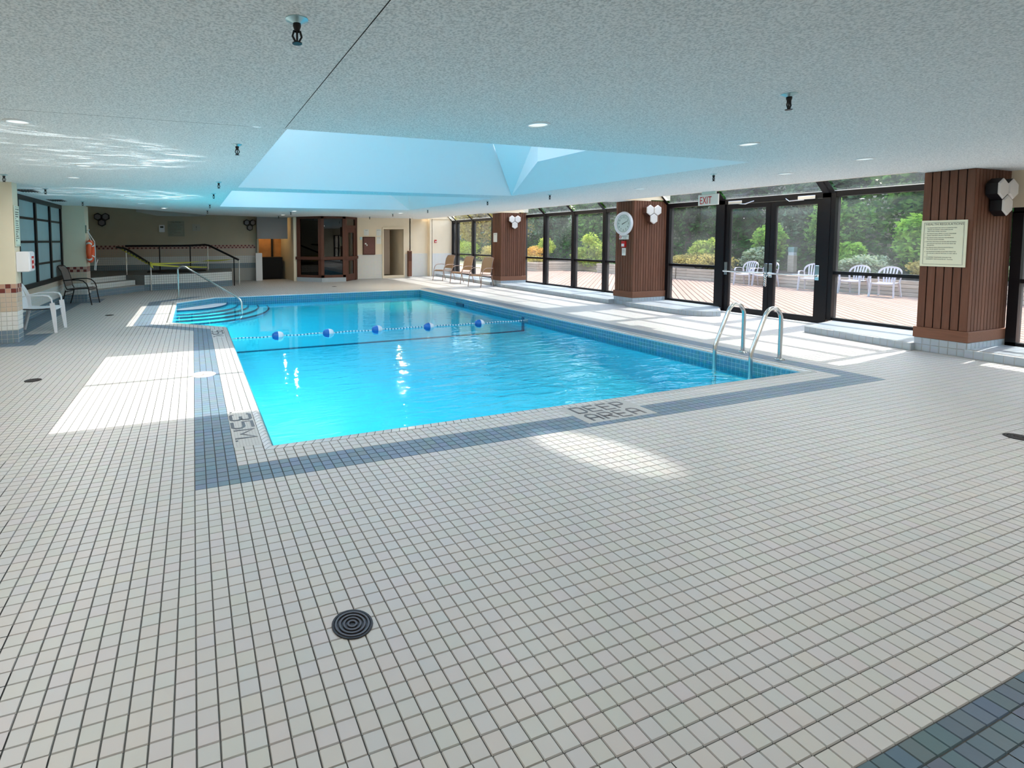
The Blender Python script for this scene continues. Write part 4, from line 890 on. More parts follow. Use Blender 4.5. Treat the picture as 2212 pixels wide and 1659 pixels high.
# glazed entry of dark red wood
ge = thing('glazed_entry', 'dark red timber and glass entry bay at the far wall', 'entry', (5.2, 17.5, 0))
F = [(4.02, 18.15), (4.83, 17.25), (5.85, 17.25), (6.55, 18.0)]
def facet_box(mb, a, b, t0, t1, z0, z1, th=.1, off=0):
    a, b = Vector((*a, 0)), Vector((*b, 0)); d = (b-a); L_ = d.length; d.normalize(); n = d.cross(Vector((0, 0, 1))); o = a+n*off
    p = [o+d*t0*L_, o+d*t1*L_, o+d*t1*L_-n*th, o+d*t0*L_-n*th]; vs = [(v.x, v.y, z0) for v in p]+[(v.x, v.y, z1) for v in p]
    mb.add(vs, [(3, 2, 1, 0), (4, 5, 6, 7), (0, 1, 5, 4), (1, 2, 6, 5), (2, 3, 7, 6), (3, 0, 4, 7)])
for i in range(2):
    a, b = F[i], F[i+1]; m_ = MB(); facet_box(m_, a, b, 0, 1, 0, .17, .16, .03); m_.build('curb', M_ledge, ge)
    m_ = MB(); facet_box(m_, a, b, 0, .12, .17, H); facet_box(m_, a, b, .88, 1, .17, H); facet_box(m_, a, b, 0, 1, .17, .27); facet_box(m_, a, b, 0, 1, 2.56, H); m_.build('frame', M_frame, ge)
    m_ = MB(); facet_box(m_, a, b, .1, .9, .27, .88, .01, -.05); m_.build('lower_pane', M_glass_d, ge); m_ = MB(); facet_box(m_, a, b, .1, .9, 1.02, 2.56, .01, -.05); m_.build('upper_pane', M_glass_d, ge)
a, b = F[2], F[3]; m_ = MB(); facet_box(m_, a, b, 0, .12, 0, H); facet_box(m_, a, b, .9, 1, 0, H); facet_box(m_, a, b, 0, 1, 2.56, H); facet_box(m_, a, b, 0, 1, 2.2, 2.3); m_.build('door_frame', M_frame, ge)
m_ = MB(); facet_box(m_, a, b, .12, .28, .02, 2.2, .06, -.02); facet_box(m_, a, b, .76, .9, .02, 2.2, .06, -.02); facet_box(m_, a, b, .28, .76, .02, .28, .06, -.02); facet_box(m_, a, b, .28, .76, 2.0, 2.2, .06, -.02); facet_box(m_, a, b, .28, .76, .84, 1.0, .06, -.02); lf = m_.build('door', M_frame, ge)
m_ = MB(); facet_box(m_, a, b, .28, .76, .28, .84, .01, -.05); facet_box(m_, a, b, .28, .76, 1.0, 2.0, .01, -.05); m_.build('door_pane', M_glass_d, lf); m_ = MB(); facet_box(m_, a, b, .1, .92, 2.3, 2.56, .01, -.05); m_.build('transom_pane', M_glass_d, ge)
m_ = MB(); bl = [(3.92, 18.26)]+F[:3]+[F[3]]
for i in range(3): facet_box(m_, F[i], F[i+1], -.03, 1.03, .9, 1.02, .06, .05)
m_.build('belt_rail', M_frame, ge)
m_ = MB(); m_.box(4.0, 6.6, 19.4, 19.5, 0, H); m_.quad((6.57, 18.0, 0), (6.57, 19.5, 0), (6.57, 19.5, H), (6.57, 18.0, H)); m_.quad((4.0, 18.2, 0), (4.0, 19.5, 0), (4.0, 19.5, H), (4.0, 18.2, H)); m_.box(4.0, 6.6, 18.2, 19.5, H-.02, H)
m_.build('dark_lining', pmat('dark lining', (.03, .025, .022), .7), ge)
m_ = MB(); m_.box(4.5, 6.1, 18.9, 19.4, .0, .5); m_.box(4.5, 6.1, 19.1, 19.4, .5, .95); m_.build('bench', M_frame, ge)
# far wall fittings
nb = thing('notice_board', 'dark maroon notice board on the far cream wall', 'board', (7.18, 18.28, 1.44)); m_ = MB(); m_.box(6.9, 7.46, 18.24, 18.3, 1.05, 1.83, b=.01); m_.build('frame', M_frame, nb); m_ = MB(); m_.box(6.94, 7.42, 18.232, 18.24, 1.09, 1.79); m_.build('panel', M_board, nb)
m_ = MB(); m_.box(6.98, 7.05, 18.225, 18.232, 1.5, 1.56); m_.box(7.05, 7.1, 18.225, 18.232, 1.44, 1.5); m_.build('pinned_papers', M_paper, nb)
def poster(x0, x1, z0, z1, y, label, title='POOL'):
    board_sign('poster', label, 'poster', (x0, y, z0), (1, 0, 0), x1-x0, z1-z0, M_paper, [(title, (x1-x0)*.2, (x1-x0)/2, (z1-z0)*.8, 'CENTER', 1)]+[('_'*10, (x1-x0)*.12, .01, (z1-z0)*(.7-.11*i), 'LEFT', 1) for i in range(6)], border=False, th=.004)
poster(6.96, 7.18, 1.88, 2.15, 18.29, 'white poster above the maroon notice board', 'RULES')
poster(7.53, 7.75, 1.87, 2.16, 18.29, 'upper white poster left of the far doorway', 'NOTICE')
poster(7.53, 7.75, 1.52, 1.83, 18.29, 'lower white poster left of the far doorway', 'HOURS')
m_ = MB(); m_.box(6.78, 6.87, 18.27, 18.3, 1.7, 1.82, b=.005); tag(m_.build('switch_plate', M_galv), 'small grey switch plate left of the maroon notice board', 'switch')
fc = thing('wall_cabinet', 'narrow brown upright cabinet beside the far doorway', 'cabinet', (9.06, 18.25, 0)); m_ = MB(); m_.box(8.98, 9.14, 18.12, 18.29, .06, 1.2, b=.008); m_.build('body', M_woodtrim, fc); m_ = MB(); m_.box(8.99, 9.13, 18.105, 18.12, .75, 1.16, b=.004); m_.build('door', M_frame, fc)
fa = thing('fire_alarm', 'small red fire alarm box on the far cream wall by the windows', 'alarm', (10.5, 18.7, 1.6)); m_ = MB(); m_.box(10.52, 10.62, 18.66, 18.715, 1.55, 1.69, b=.006); m_.build('box', M_red, fa); m_ = MB(); m_.box(10.54, 10.6, 18.65, 18.66, 1.58, 1.63); m_.build('handle', M_white, fa)
th_ = thing('thermostat', 'small white box with dark display on the beige wall over the hot tub', 'thermostat', (-1.12, 19.49, 2.17)); m_ = MB(); m_.box(-1.22, -1.02, 19.44, 19.49, 2.03, 2.32, b=.01); m_.build('case', M_plastic, th_); m_ = MB(); m_.box(-1.18, -1.06, 19.432, 19.44, 2.2, 2.27); m_.build('display', M_ink, th_)
L = [('CAUTION', .1, .3, .53, 'CENTER', .85)]+[(s_, .04, .05, .45-.062*i, 'LEFT', .8) for i, s_ in enumerate(['PREGNANT WOMEN AND PERSONS', 'WITH HEALTH CONDITIONS', 'CHECK WITH A DOCTOR FIRST', 'CHILDREN UNDER 12 MUST BE', 'WITH AN ADULT', 'OVEREXPOSURE MAY CAUSE', 'FAINTING'])]
board_sign('caution_sign', 'square grey green caution sign on the beige hot tub wall', 'sign', (-.9, 19.49, 1.86), (1, 0, 0), .62, .62, pmat('grey green sign', (.30, .31, .24), .6), L)
board_sign('picture_sign', 'pale triangular pictogram sign right of the caution sign', 'sign', (.02, 19.49, 2.08), (1, 0, 0), .3, .28, pmat('greyish sign', (.42, .41, .36), .6), [('!', .2, .15, .06, 'CENTER', 1)], border=False)
m_ = MB(); m_.box(-2.735, -2.72, 13.02, 13.12, 1.9, 2.12); tag(m_.build('name_plate', pmat('green plate', (.10, .15, .11), .5)), 'small dark green plate above the lifebuoy', 'plate')
# lifebuoy, hung flat against the pillar side (plane x = const)
lb = thing('lifebuoy', 'orange lifebuoy with white rope hanging on the tiled pillar', 'lifebuoy', (-2.615, 13.22, 1.4))
Rr, rr = .255, .07; m_ = MB(); m_.grid(lambda u, v: (-2.655+rr*.95*sin(2*pi*v), 13.17+(Rr+rr*cos(2*pi*v))*cos(2*pi*u), 1.4+(Rr+rr*cos(2*pi*v))*sin(2*pi*u)), 40, 14); m_.build('ring', M_orange, lb, smooth=True)
m_ = MB()
for a in (pi/4, 3*pi/4, 5*pi/4, 7*pi/4): m_.grid(lambda u, v: (-2.655+(rr*.95+.006)*sin(2*pi*v), 13.17+(Rr+(rr+.006)*cos(2*pi*v))*cos(a+(u-.5)*.22), 1.4+(Rr+(rr+.006)*cos(2*pi*v))*sin(a+(u-.5)*.22)), 4, 14)
m_.build('bands', M_rope, lb, smooth=True)
m_ = MB(); m_.tube([(-2.6, 13.05, 1.65), (-2.68, 13.16, 1.85), (-2.72, 13.2, 1.98), (-2.66, 13.26, 1.85), (-2.57, 13.36, 1.66)], .012, 6); m_.tube([(-2.52, 13.0, 1.66), (-2.5, 12.93, 1.4), (-2.52, 13.0, 1.1), (-2.57, 13.16, .88), (-2.55, 13.24, .86), (-2.54, 13.3, 1.05), (-2.52, 13.45, 1.15)], .012, 6); m_.build('rope', M_rope, lb, smooth=True)
m_ = MB(); m_.tube([(-2.74, 13.2, 1.98), (-2.68, 13.2, 1.98), (-2.67, 13.2, 2.01)], .012, 6); m_.build('hook', M_steel, lb)

# ================================================================== CHAIRS
def resin_chair(name, label, loc, rz, sc_=1.0, grp=None, mat=None, solid=False):
    """one-piece resin armchair; front faces +X"""
    M_ = mat or M_plastic; r = thing(name, label, 'chair', loc, grp, local=True, rz=rz); k = sc_; W, Dp, sh = .25*k, .24*k, .41*k
    m_ = MB(); ft = .02*k
    def seat(u, v):
        x = lerp(-Dp, Dp, u); y = lerp(-W, W, v); z = sh+.018*k*cos(pi*(u-.5))*-1+.012*k*(2*v-1)**2-(.03*k*max(0, (u-.85)/.15)**2); return (x, y*(1-.12*(1-u)), z)
    m_.grid(seat, 10, 8); m_.grid(lambda u, v: tuple(Vector(seat(1-u, v))-Vector((0, 0, .018*k))), 10, 8)
    m_.strip([seat(1, v/8) for v in range(9)], .03*k, .012*k, (0, 0, 1)); m_.build('seat', M_, r, smooth=True)
    hoop = []
    for i in range(21):
        a = pi*i/20; y = cos(a)*.265*k; h = sin(a)**.7; hoop.append((-Dp-.02*k-.11*k*h, y, lerp(.60*k, .86*k, h)))
    m_ = MB(); m_.strip(hoop, .05*k, .014*k, (0, 0, 1)); bk_ = m_.build('back_hoop', M_, r, smooth=True)
    m_ = MB(); n = 9 if solid else 5
    for i in range(n):
        y = lerp(-.15, .15, i/(n-1))*k; h = sqrt(max(0, 1-(y/(.265*k))**2))**.7; wd = (.05 if solid else .036)*k
        m_.strip([(-Dp+.01*k, y*.8, sh-.01*k), (-Dp-.01*k, y*.86, sh+.12*k), (-Dp-.06*k, y*.95, lerp(sh, .86*k, .6)), (-Dp-.02*k-.11*k*h, y, lerp(.60*k, .86*k, h))], wd, .01*k, (0, 1, 0))
    m_.build('back_slats', M_, r, smooth=True)
    for s_ in (-1, 1):
        m_ = MB(); m_.strip([(-Dp-.02*k, s_*.265*k, .60*k), (-.1*k, s_*.285*k, .635*k), (.12*k, s_*.285*k, .635*k), (.2*k, s_*.28*k, .62*k), (.235*k, s_*.275*k, .57*k), (.24*k, s_*.27*k, .5*k)], [.045*k, .055*k, .055*k, .05*k, .045*k, .04*k], .014*k, (0, 1, 0)); m_.build('armrest', M_, r, smooth=True)
        m_ = MB(); m_.strip([(.24*k, s_*.27*k, .5*k), (.25*k, s_*.265*k, sh), (.285*k, s_*.285*k, 0)], [.07*k, .075*k, .04*k], .02*k, (1, 0, 0)); m_.strip([(.225*k, s_*.255*k, sh), (.275*k, s_*.275*k, 0)], [.05*k, .03*k], .016*k, (0, 1, 0)); m_.build('leg', M_, r)
        m_ = MB(); m_.strip([(-Dp-.02*k, s_*.262*k, .6*k), (-Dp+.0*k, s_*.235*k, sh), (-Dp-.09*k, s_*.262*k, 0)], [.06*k, .07*k, .04*k], .02*k, (1, 0, 0)); m_.strip([(-Dp+.01*k, s_*.215*k, sh), (-Dp-.085*k, s_*.25*k, 0)], [.05*k, .03*k], .016*k, (0, 1, 0)); m_.build('leg', M_, r)
    return r
resin_chair('resin_armchair', 'white resin armchair beside the left tiled pillar', (-2.66, 7.86, 0), radians(-3), 1.1, solid=True)
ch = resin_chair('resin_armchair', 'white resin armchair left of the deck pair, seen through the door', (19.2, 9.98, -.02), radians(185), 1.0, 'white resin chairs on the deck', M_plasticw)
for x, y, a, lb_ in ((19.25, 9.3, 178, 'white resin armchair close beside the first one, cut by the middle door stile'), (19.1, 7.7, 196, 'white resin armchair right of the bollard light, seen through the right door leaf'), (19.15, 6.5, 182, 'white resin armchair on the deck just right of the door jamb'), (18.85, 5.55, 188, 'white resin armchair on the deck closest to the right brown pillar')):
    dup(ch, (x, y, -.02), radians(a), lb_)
def patio_chair(label, loc, rz, mf, ms, grp=None):
    """sling armchair with a bent tube frame; front faces +X"""
    r = thing('patio_armchair', label, 'chair', loc, grp, local=True, rz=rz); W = .29
    for s_ in (-1, 1):
        y = s_*W
        m_ = MB(); m_.tube([(.40, y, 0), (.355, y, .25), (.33, y, .45), (.29, y, .56), (.21, y, .64), (.10, y, .67), (-.1, y, .67), (-.27, y, .655)], .014, 8); m_.build('arm_frame', mf, r, smooth=True)
        m_ = MB(); m_.tube([(-.33, y, 0), (-.27, y, .2), (-.22, y*.97, .4)], .014, 8); m_.build('leg', mf, r, smooth=True)
        y2 = s_*.235; m_ = MB(); m_.tube([(.33, y2, .42), (.27, y2, .44), (-.1, y2, .42), (-.2, y2, .42), (-.24, y2, .5), (-.28, y2, .7), (-.33, y2*.98, .9), (-.41, y2*.9, 1.02)], .013, 8); m_.build('side_rail', mf, r, smooth=True)
    m_ = MB(); m_.tube([(-.41, -.21, 1.02), (-.425, -.1, 1.04), (-.43, 0, 1.045), (-.425, .1, 1.04), (-.41, .21, 1.02)], .014, 8); m_.tube([(.335, -.28, .4), (.335, .28, .4)], .012, 8); m_.tube([(-.24, -.25, .36), (-.24, .25, .36)], .012, 8); m_.tube([(-.25, -.25, .27), (-.25, .25, .27)], .009, 6); m_.build('cross_rails', mf, r, smooth=True)
    prof = [(-.24, .5), (-.255, .58), (-.28, .7), (-.31, .82), (-.34, .91), (-.41, 1.02)]; m_ = MB()
    m_.strip([(x, 0, z) for x, z in prof], .43, .008, (0, 1, 0)); m_.build('back_sling', ms, r, smooth=True)
    m_ = MB(); m_.strip([(.31, 0, .44), (.12, 0, .43), (-.1, 0, .415), (-.2, 0, .43)], .45, .01, (0, 1, 0)); m_.strip([(.315, 0, .44), (.325, 0, .385)], .45, .01, (0, 1, 0)); m_.build('seat_sling', ms, r, smooth=True)
    return r
patio_chair('dark framed sling armchair in front of the lifebuoy pillar', (-2.84, 12.45, 0), radians(-10), M_black, M_slingd)
pc = patio_chair('tan sling patio chair nearest to the far brown pillar', (9.72, 12.98, 0), radians(200), M_bronze, M_sling, 'tan sling chairs in a row by the windows')
dup(pc, (9.82, 14.62, 0), radians(196), 'tan sling patio chair, middle one of the row by the windows')
dup(pc, (9.84, 16.25, 0), radians(198), 'tan sling patio chair farthest along the row by the windows')

# ================================================================== DRAINS, SPRINKLERS, DOWNLIGHTS
def drain(loc, label, R=.09):
    r = thing('floor_drain', label, 'drain', loc, 'round floor drains', local=True)
    m_ = MB(); m_.lathe([(0, .001), (R, .001), (R, .004), (R*.98, .005), (R*.9, .005), (R*.88, .002)], 36); m_.build('frame', M_iron, r)
    m_ = MB()
    for k, q_ in enumerate((.2, .4, .6, .8)): m_.lathe([(R*(q_-.055), .003), (R*(q_-.045), .0065), (R*(q_+.045), .0065), (R*(q_+.055), .003)], 36)
    m_.build('ribs', M_ironl, r)
    return r
dr = drain((.64, -1.59, 0), 'round cast iron floor drain in the foreground tiles')
for x, y, lb_ in ((6.5, -1.52, 'round floor drain cut by the right edge of the photo'), (-1.78, 9.76, 'small round floor drain left of the pool entry alcove'), (-1.82, 3.74, 'round floor drain on the left deck at the edge of the sun patch'), (4.8, 15.06, 'round floor drain in front of the glazed entry bay')): dup(dr, (x, y, 0), 0, lb_)
m_ = MB(); m_.lathe([(0, .006), (.14, .006), (.15, .002), (.15, -.002)], 40, Matrix.Translation((.11, 3.28, 0))); lid = thing('skimmer_lid', 'round pale skimmer lid set in the slate tile band', 'lid', (.11, 3.28, 0)); m_.build('disc', pmat('lid plastic', (.62, .55, .52), .5), lid)
m_ = MB(); m_.lathe([(0, .0075), (.012, .0075), (.012, .006)], 12, Matrix.Translation((.11, 3.28, 0))); m_.build('finger_hole', M_ink, lid)
def sprinkler(loc, label):
    r = thing('sprinkler', label, 'sprinkler', loc, 'ceiling sprinkler heads', local=True)
    m_ = MB(); m_.lathe([(0, 0), (.05, 0), (.05, -.004), (.03, -.012), (.018, -.02)], 24); m_.build('escutcheon', M_galv, r, smooth=True)
    m_ = MB(); m_.lathe([(.016, -.01), (.018, -.03), (.013, -.045), (.013, -.055)], 12); m_.tube([(-.013, 0, -.05), (-.02, 0, -.075), (-.006, 0, -.1)], .005, 6); m_.tube([(.013, 0, -.05), (.02, 0, -.075), (.006, 0, -.1)], .005, 6); m_.tube([(0, 0, -.05), (0, 0, -.1)], .005, 6); m_.build('body', M_iron, r)
    m_ = MB(); m_.lathe([(0, -.1), (.022, -.102), (.022, -.106), (0, -.106)], 12); m_.build('deflector', M_iron, r)
    return r
sp = sprinkler((.48, -1.35, H), 'black sprinkler head left of the long ceiling joint, nearest the camera')
SPR = [((3.79, -1.3), 'black sprinkler head on the right half of the near ceiling'), ((.47, 1.9), 'sprinkler head just left of the near skylight coffer corner'), ((.45, 5.56), 'sprinkler head left of the far end of the near coffer'), ((.45, 7.85), 'sprinkler head left of the near end of the far coffer'),  # these and the DL positions: image pixels projected onto the ceiling plane, precomputed
       ((.47, 11.24), 'sprinkler head left of the far corner of the far coffer'), ((.48, 14.19), 'farthest sprinkler head of the row left of the coffers'), ((-2.51, 5.55), 'sprinkler head in front of the left tiled pillar'), ((-2.48, 7.73), 'sprinkler head beside the frosted window, near one'), ((-2.46, 11.14), 'sprinkler head beside the frosted window, far one'),
       ((7.32, 2.03), 'sprinkler head right of the near coffer, above the door side'), ((7.22, 5.8), 'sprinkler head right of the far end of the near coffer'), ((6.92, 7.88), 'sprinkler head right of the near end of the far coffer'), ((7.07, 11.83), 'sprinkler head right of the far end of the far coffer'),
       ((3.14, 14.35), 'sprinkler head between the far coffer and the glazed entry'), ((3.19, 17.44), 'sprinkler head next to the grey bulkhead'), ((6.86, 17.16), 'sprinkler head above the maroon notice board'), ((6.88, 14.51), 'sprinkler head in front of the far doorway')]
for (x, y), lb_ in SPR: dup(sp, (x, y, H), 0, lb_)
def downlight(loc, label, lens, R=.1):
    r = thing('downlight', label, 'light', loc, 'recessed ceiling downlights', local=True)
    m_ = MB(); m_.lathe([(R*.78, -.004), (R*.8, -.01), (R, -.006), (R*1.02, 0)], 32); m_.build('trim_ring', M_ring, r, smooth=True)
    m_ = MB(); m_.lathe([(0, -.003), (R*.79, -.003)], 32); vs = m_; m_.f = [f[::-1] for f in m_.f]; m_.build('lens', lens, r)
    return r
DL = [(2.77, .07, 0, 'white downlight in front of the near coffer, right of the joint'), (5.36, .1, 0, 'white downlight in front of the right end of the near coffer'), (7.7, .32, 0, 'white downlight between the near coffer and the right pillar'), (8.29, 1.63, 0, 'downlight just inside the double door'), (-1.27, 1.42, 0, 'downlight over the left deck nearest the camera'),
      (-1.25, 4.09, 0, 'downlight over the left deck, second one back'), (-1.64, 5.6, 0, 'downlight over the left deck near the tiled pillar'), (-1.22, 8.96, 0, 'downlight left of the pool entry steps, near one'), (-1.19, 11.41, 0, 'downlight left of the pool entry steps, far one'), (-.74, 13.4, 1, 'lit downlight above the front of the hot tub platform'),
      (3.21, 16.46, 1, 'lit downlight by the grey bulkhead'), (3.15, 13.79, 1, 'lit downlight beyond the far coffer'), (6.97, 13.96, 1, 'lit downlight in front of the far doorway'), (8.06, 4.16, 0, 'downlight between the near coffer and the exit sign')]
first = {}
for x, y, lit, lb_ in DL:
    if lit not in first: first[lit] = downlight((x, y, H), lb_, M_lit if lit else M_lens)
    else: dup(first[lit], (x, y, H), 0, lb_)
def lamp(x, y, W, size=.1, col=(1, .97, .93)):
    l = bpy.data.lights.new('downlight_fill_lamp', 'AREA'); l.shape = 'DISK'; l.size = size*S; l.energy = W; l.color = col
    o = bpy.data.objects.new('downlight_fill_lamp', l); COL.objects.link(o); o.location = (x, y, H-.02)
for x, y, lit, lb_ in DL: lamp(x, y, DOWN_W*(3 if (x, y) == (6.97, 13.96) else .5 if lit and x < 0 else .1 if x < 0 and y > 8 else .5 if y > 10 else .4 if x > 7 else 1), col=(1, .82, .6) if (x, y) == (6.97, 13.96) else (1, .97, .93))  # unlit fixtures get lamps too, added as room fill
al_l = bpy.data.lights.new('alcove_lamp', 'POINT'); al_l.energy = 7; al_l.color = (1, .7, .35); al_l.shadow_soft_size = .05; al_o = bpy.data.objects.new('alcove_lamp', al_l); COL.objects.link(al_o); al_o.location = (3.0, 19.9, 2.35)
for x, y in ((-1.3, -1.6), (-1.3, -4.2), (2.7, -4.6), (5.4, -2.6), (8.0, -2.3), (8.0, -4.6)): lamp(x, y, DOWN_W*(.6 if x > 7 else 1.25))  # added room fill out of view, no fixtures here
# added spot at the foreground downlight stands in for sun reflected onto the deck
sl = bpy.data.lights.new('reflected_sun_spot', 'SPOT'); sl.energy = 130; sl.spot_size = radians(26); sl.spot_blend = .6; sl.shadow_soft_size = .03; sl.color = (1, .93, .84)
so2 = bpy.data.objects.new('reflected_sun_spot', sl); COL.objects.link(so2); so2.location = (2.77, .07, H-.03)
so2.rotation_euler = (Vector((2.77, .07, H))-Vector((3.0, -.45, 0))).to_track_quat('Z', 'Y').to_euler(); so2.scale = (.55, 1.1, 1)
# added spots above the water stand in for sunlight off the ripples: wavering streaks on the ceiling over the left deck
def ripple_light(loc, tgt, W, name, sc_):
    l = bpy.data.lights.new(name, 'SPOT'); l.energy = W; l.spot_size = radians(50); l.spot_blend = .5; l.shadow_soft_size = .005; l.color = (.93, .98, 1); l.use_nodes = True
    n = l.node_tree.nodes; k = l.node_tree.links; em = n['Emission']; g = n.new('ShaderNodeNewGeometry'); mp = n.new('ShaderNodeMapping'); mp.inputs['Scale'].default_value = (5, 22, 5); mp.inputs['Rotation'].default_value = (0, 0, .2)
    nz = n.new('ShaderNodeTexNoise'); nz.inputs['Scale'].default_value = 1.6; nz.inputs['Detail'].default_value = 3; nz.inputs['Distortion'].default_value = 1.2
    k.new(g.outputs['Incoming'], mp.inputs[0]); k.new(mp.outputs[0], nz.inputs['Vector'])
    r = n.new('ShaderNodeMapRange'); r.inputs[1].default_value = .50; r.inputs[2].default_value = .72; k.new(nz.outputs[0], r.inputs[0])
    pw_ = n.new('ShaderNodeMath'); pw_.operation = 'POWER'; pw_.inputs[1].default_value = 1.4; k.new(r.outputs[0], pw_.inputs[0]); k.new(pw_.outputs[0], em.inputs['Strength'])
    o = bpy.data.objects.new(name, l); COL.objects.link(o); o.location = loc; o.rotation_euler = (Vector(loc)-Vector(tgt)).to_track_quat('Z', 'Y').to_euler(); o.scale = sc_
ripple_light((.95, 3.5, -.1), (-1.15, 3.1, H), 300, 'added_ripple_spot', (1, 1, 1))
ripple_light((.9, 9.2, -.1), (-1.1, 8.8, H), 480, 'added_ripple_spot', (1, 1, 1))
# air vents in the ceiling by the frosted window
def vent(loc, label, w=.16, l=.55):
    r = thing('ceiling_vent', label, 'vent', loc, 'ceiling air vents', local=True); m_ = MB(); m_.box(-w, w, -l/2, l/2, -.008, 0); m_.build('frame', M_bulk, r)
    m_ = MB()
    for k in range(6): m_.box(-w*.85+k*w*.3, -w*.85+k*w*.3+.02, -l*.45, l*.45, -.016, -.008)
    m_.build('louvres', M_dark, r); return r
v_ = vent((-2.9, 8.3, H), 'dark ceiling vent by the frosted window, near one'); dup(v_, (-2.95, 10.9, H), 0, 'dark ceiling vent by the frosted window, far one')
# ================================================================== GARDEN: deck, planters, plants
dk = thing('wooden_deck', 'wide sunlit wooden deck of diagonal boards outside the glass', 'deck', (15, 6, -.02))
DX0, DX1, DY0, DY1 = GX+.1, 19.6, -8.0, 24.0; mb = MB(); mb.box(DX0-.1, 60, -30, 60, -.3, -.1); m_ = MB(); m_.box(DX0, DX1, DY0, DY1, -.09, -.075); m_.build('gap_shade_sheet', M_dark, dk); tag(mb.build('ground', M_path), 'ochre gravel ground of the garden behind the deck', 'ground', kind='structure')  # black sheet under the boards stands in for shade in their gaps
def clip_rect(poly):
    for ax, v, sg in ((0, DX0, 1), (0, DX1, -1), (1, DY0, 1), (1, DY1, -1)):
        out = []
        for i in range(len(poly)):
            p, q = poly[i], poly[(i+1) % len(poly)]; a, b = (p[ax]-v)*sg, (q[ax]-v)*sg
            if a >= 0: out.append(p)
            if a*b < 0: t = a/(a-b); out.append((p[0]+t*(q[0]-p[0]), p[1]+t*(q[1]-p[1])))
        poly = out
        if len(poly) < 3: return []
    return poly
pw = .155; s_ = -13.0; c = sqrt(.5); rest = MB(); nb_ = 0
while s_ < 20.0:
    a, b = s_+.01, s_+pw-.01
    P = [(a*c-40*c, -a*c-40*c), (b*c-40*c, -b*c-40*c), (b*c+40*c, -b*c+40*c), (a*c+40*c, -a*c+40*c)]; P = clip_rect(P)
    if len(P) >= 3:
        ar = sum(P[i][0]*P[(i+1) % len(P)][1]-P[(i+1) % len(P)][0]*P[i][1] for i in range(len(P)))
        if ar < 0: P = P[::-1]
        if abs(ar) > .05: m_ = MB(); m_.prism(P, -.06, -.02); m_.build('deck_board', M_deck, dk); nb_ += 1
    s_ += pw
def planter(label, x0, x1, y0, y1, h=.47, n=4, faces='W'):
    r = thing('timber_planter', label, 'planter', (x0, (y0+y1)/2, 0)); bh = h/n
    for k in range(n):
        y = y0; j = k % 2
        while y < y1-.05:
            e = min(y1, y+2.4-(1.2 if (y == y0 and j) else 0)); m_ = MB(); d = .012*random.Random(int(k*97+y*13)).random(); m_.box(x0-d, x0+.14-d, y+.004, e-.004, k*bh-.02, (k+1)*bh-.03, b=.008); m_.build('beam', M_beam, r); y = e
        if 'S' in faces: m_ = MB(); m_.box(x0+.14, x1, y0, y0+.14, k*bh-.02, (k+1)*bh-.03, b=.008); m_.build('beam', M_beam, r)
        if 'N' in faces: m_ = MB(); m_.box(x0+.14, x1, y1-.14, y1, k*bh-.02, (k+1)*bh-.03, b=.008); m_.build('beam', M_beam, r)
    m_ = MB(); m_.grid(lambda u, v: (lerp(x0+.1, x1, u), lerp(y0+.06, y1-.06, v), h-.07+.03*sin(u*9)*cos(v*23)), 6, 20); m_.build('soil', M_soil, r); return r
planter('long weathered timber planter wall behind the deck chairs', 19.62, 22.2, -7.5, 13.4)
planter('timber planter farther left behind the round bush, across the deck', 19.62, 22.2, 13.45, 18.3, faces='WN')
planter('boxed timber planter beyond the path at the left of the deck', 17.3, 21.5, 20.2, 24.0, faces='WS')
# rising wooded bank behind
mb = MB(); rb = random.Random(5); mb.grid(lambda u, v: (22.0+14*u, lerp(-20, 55, v), -.05+5.0*u**1.3+.3*sin(v*40+u*5)), 20, 60); tag(mb.build('earth_bank', pmat('undergrowth', (.018, .03, .014), .95, noise=(3, .5), bump=(8, 1)), smooth=True), 'dark earth bank under the trees behind the planters', 'bank', kind='structure')

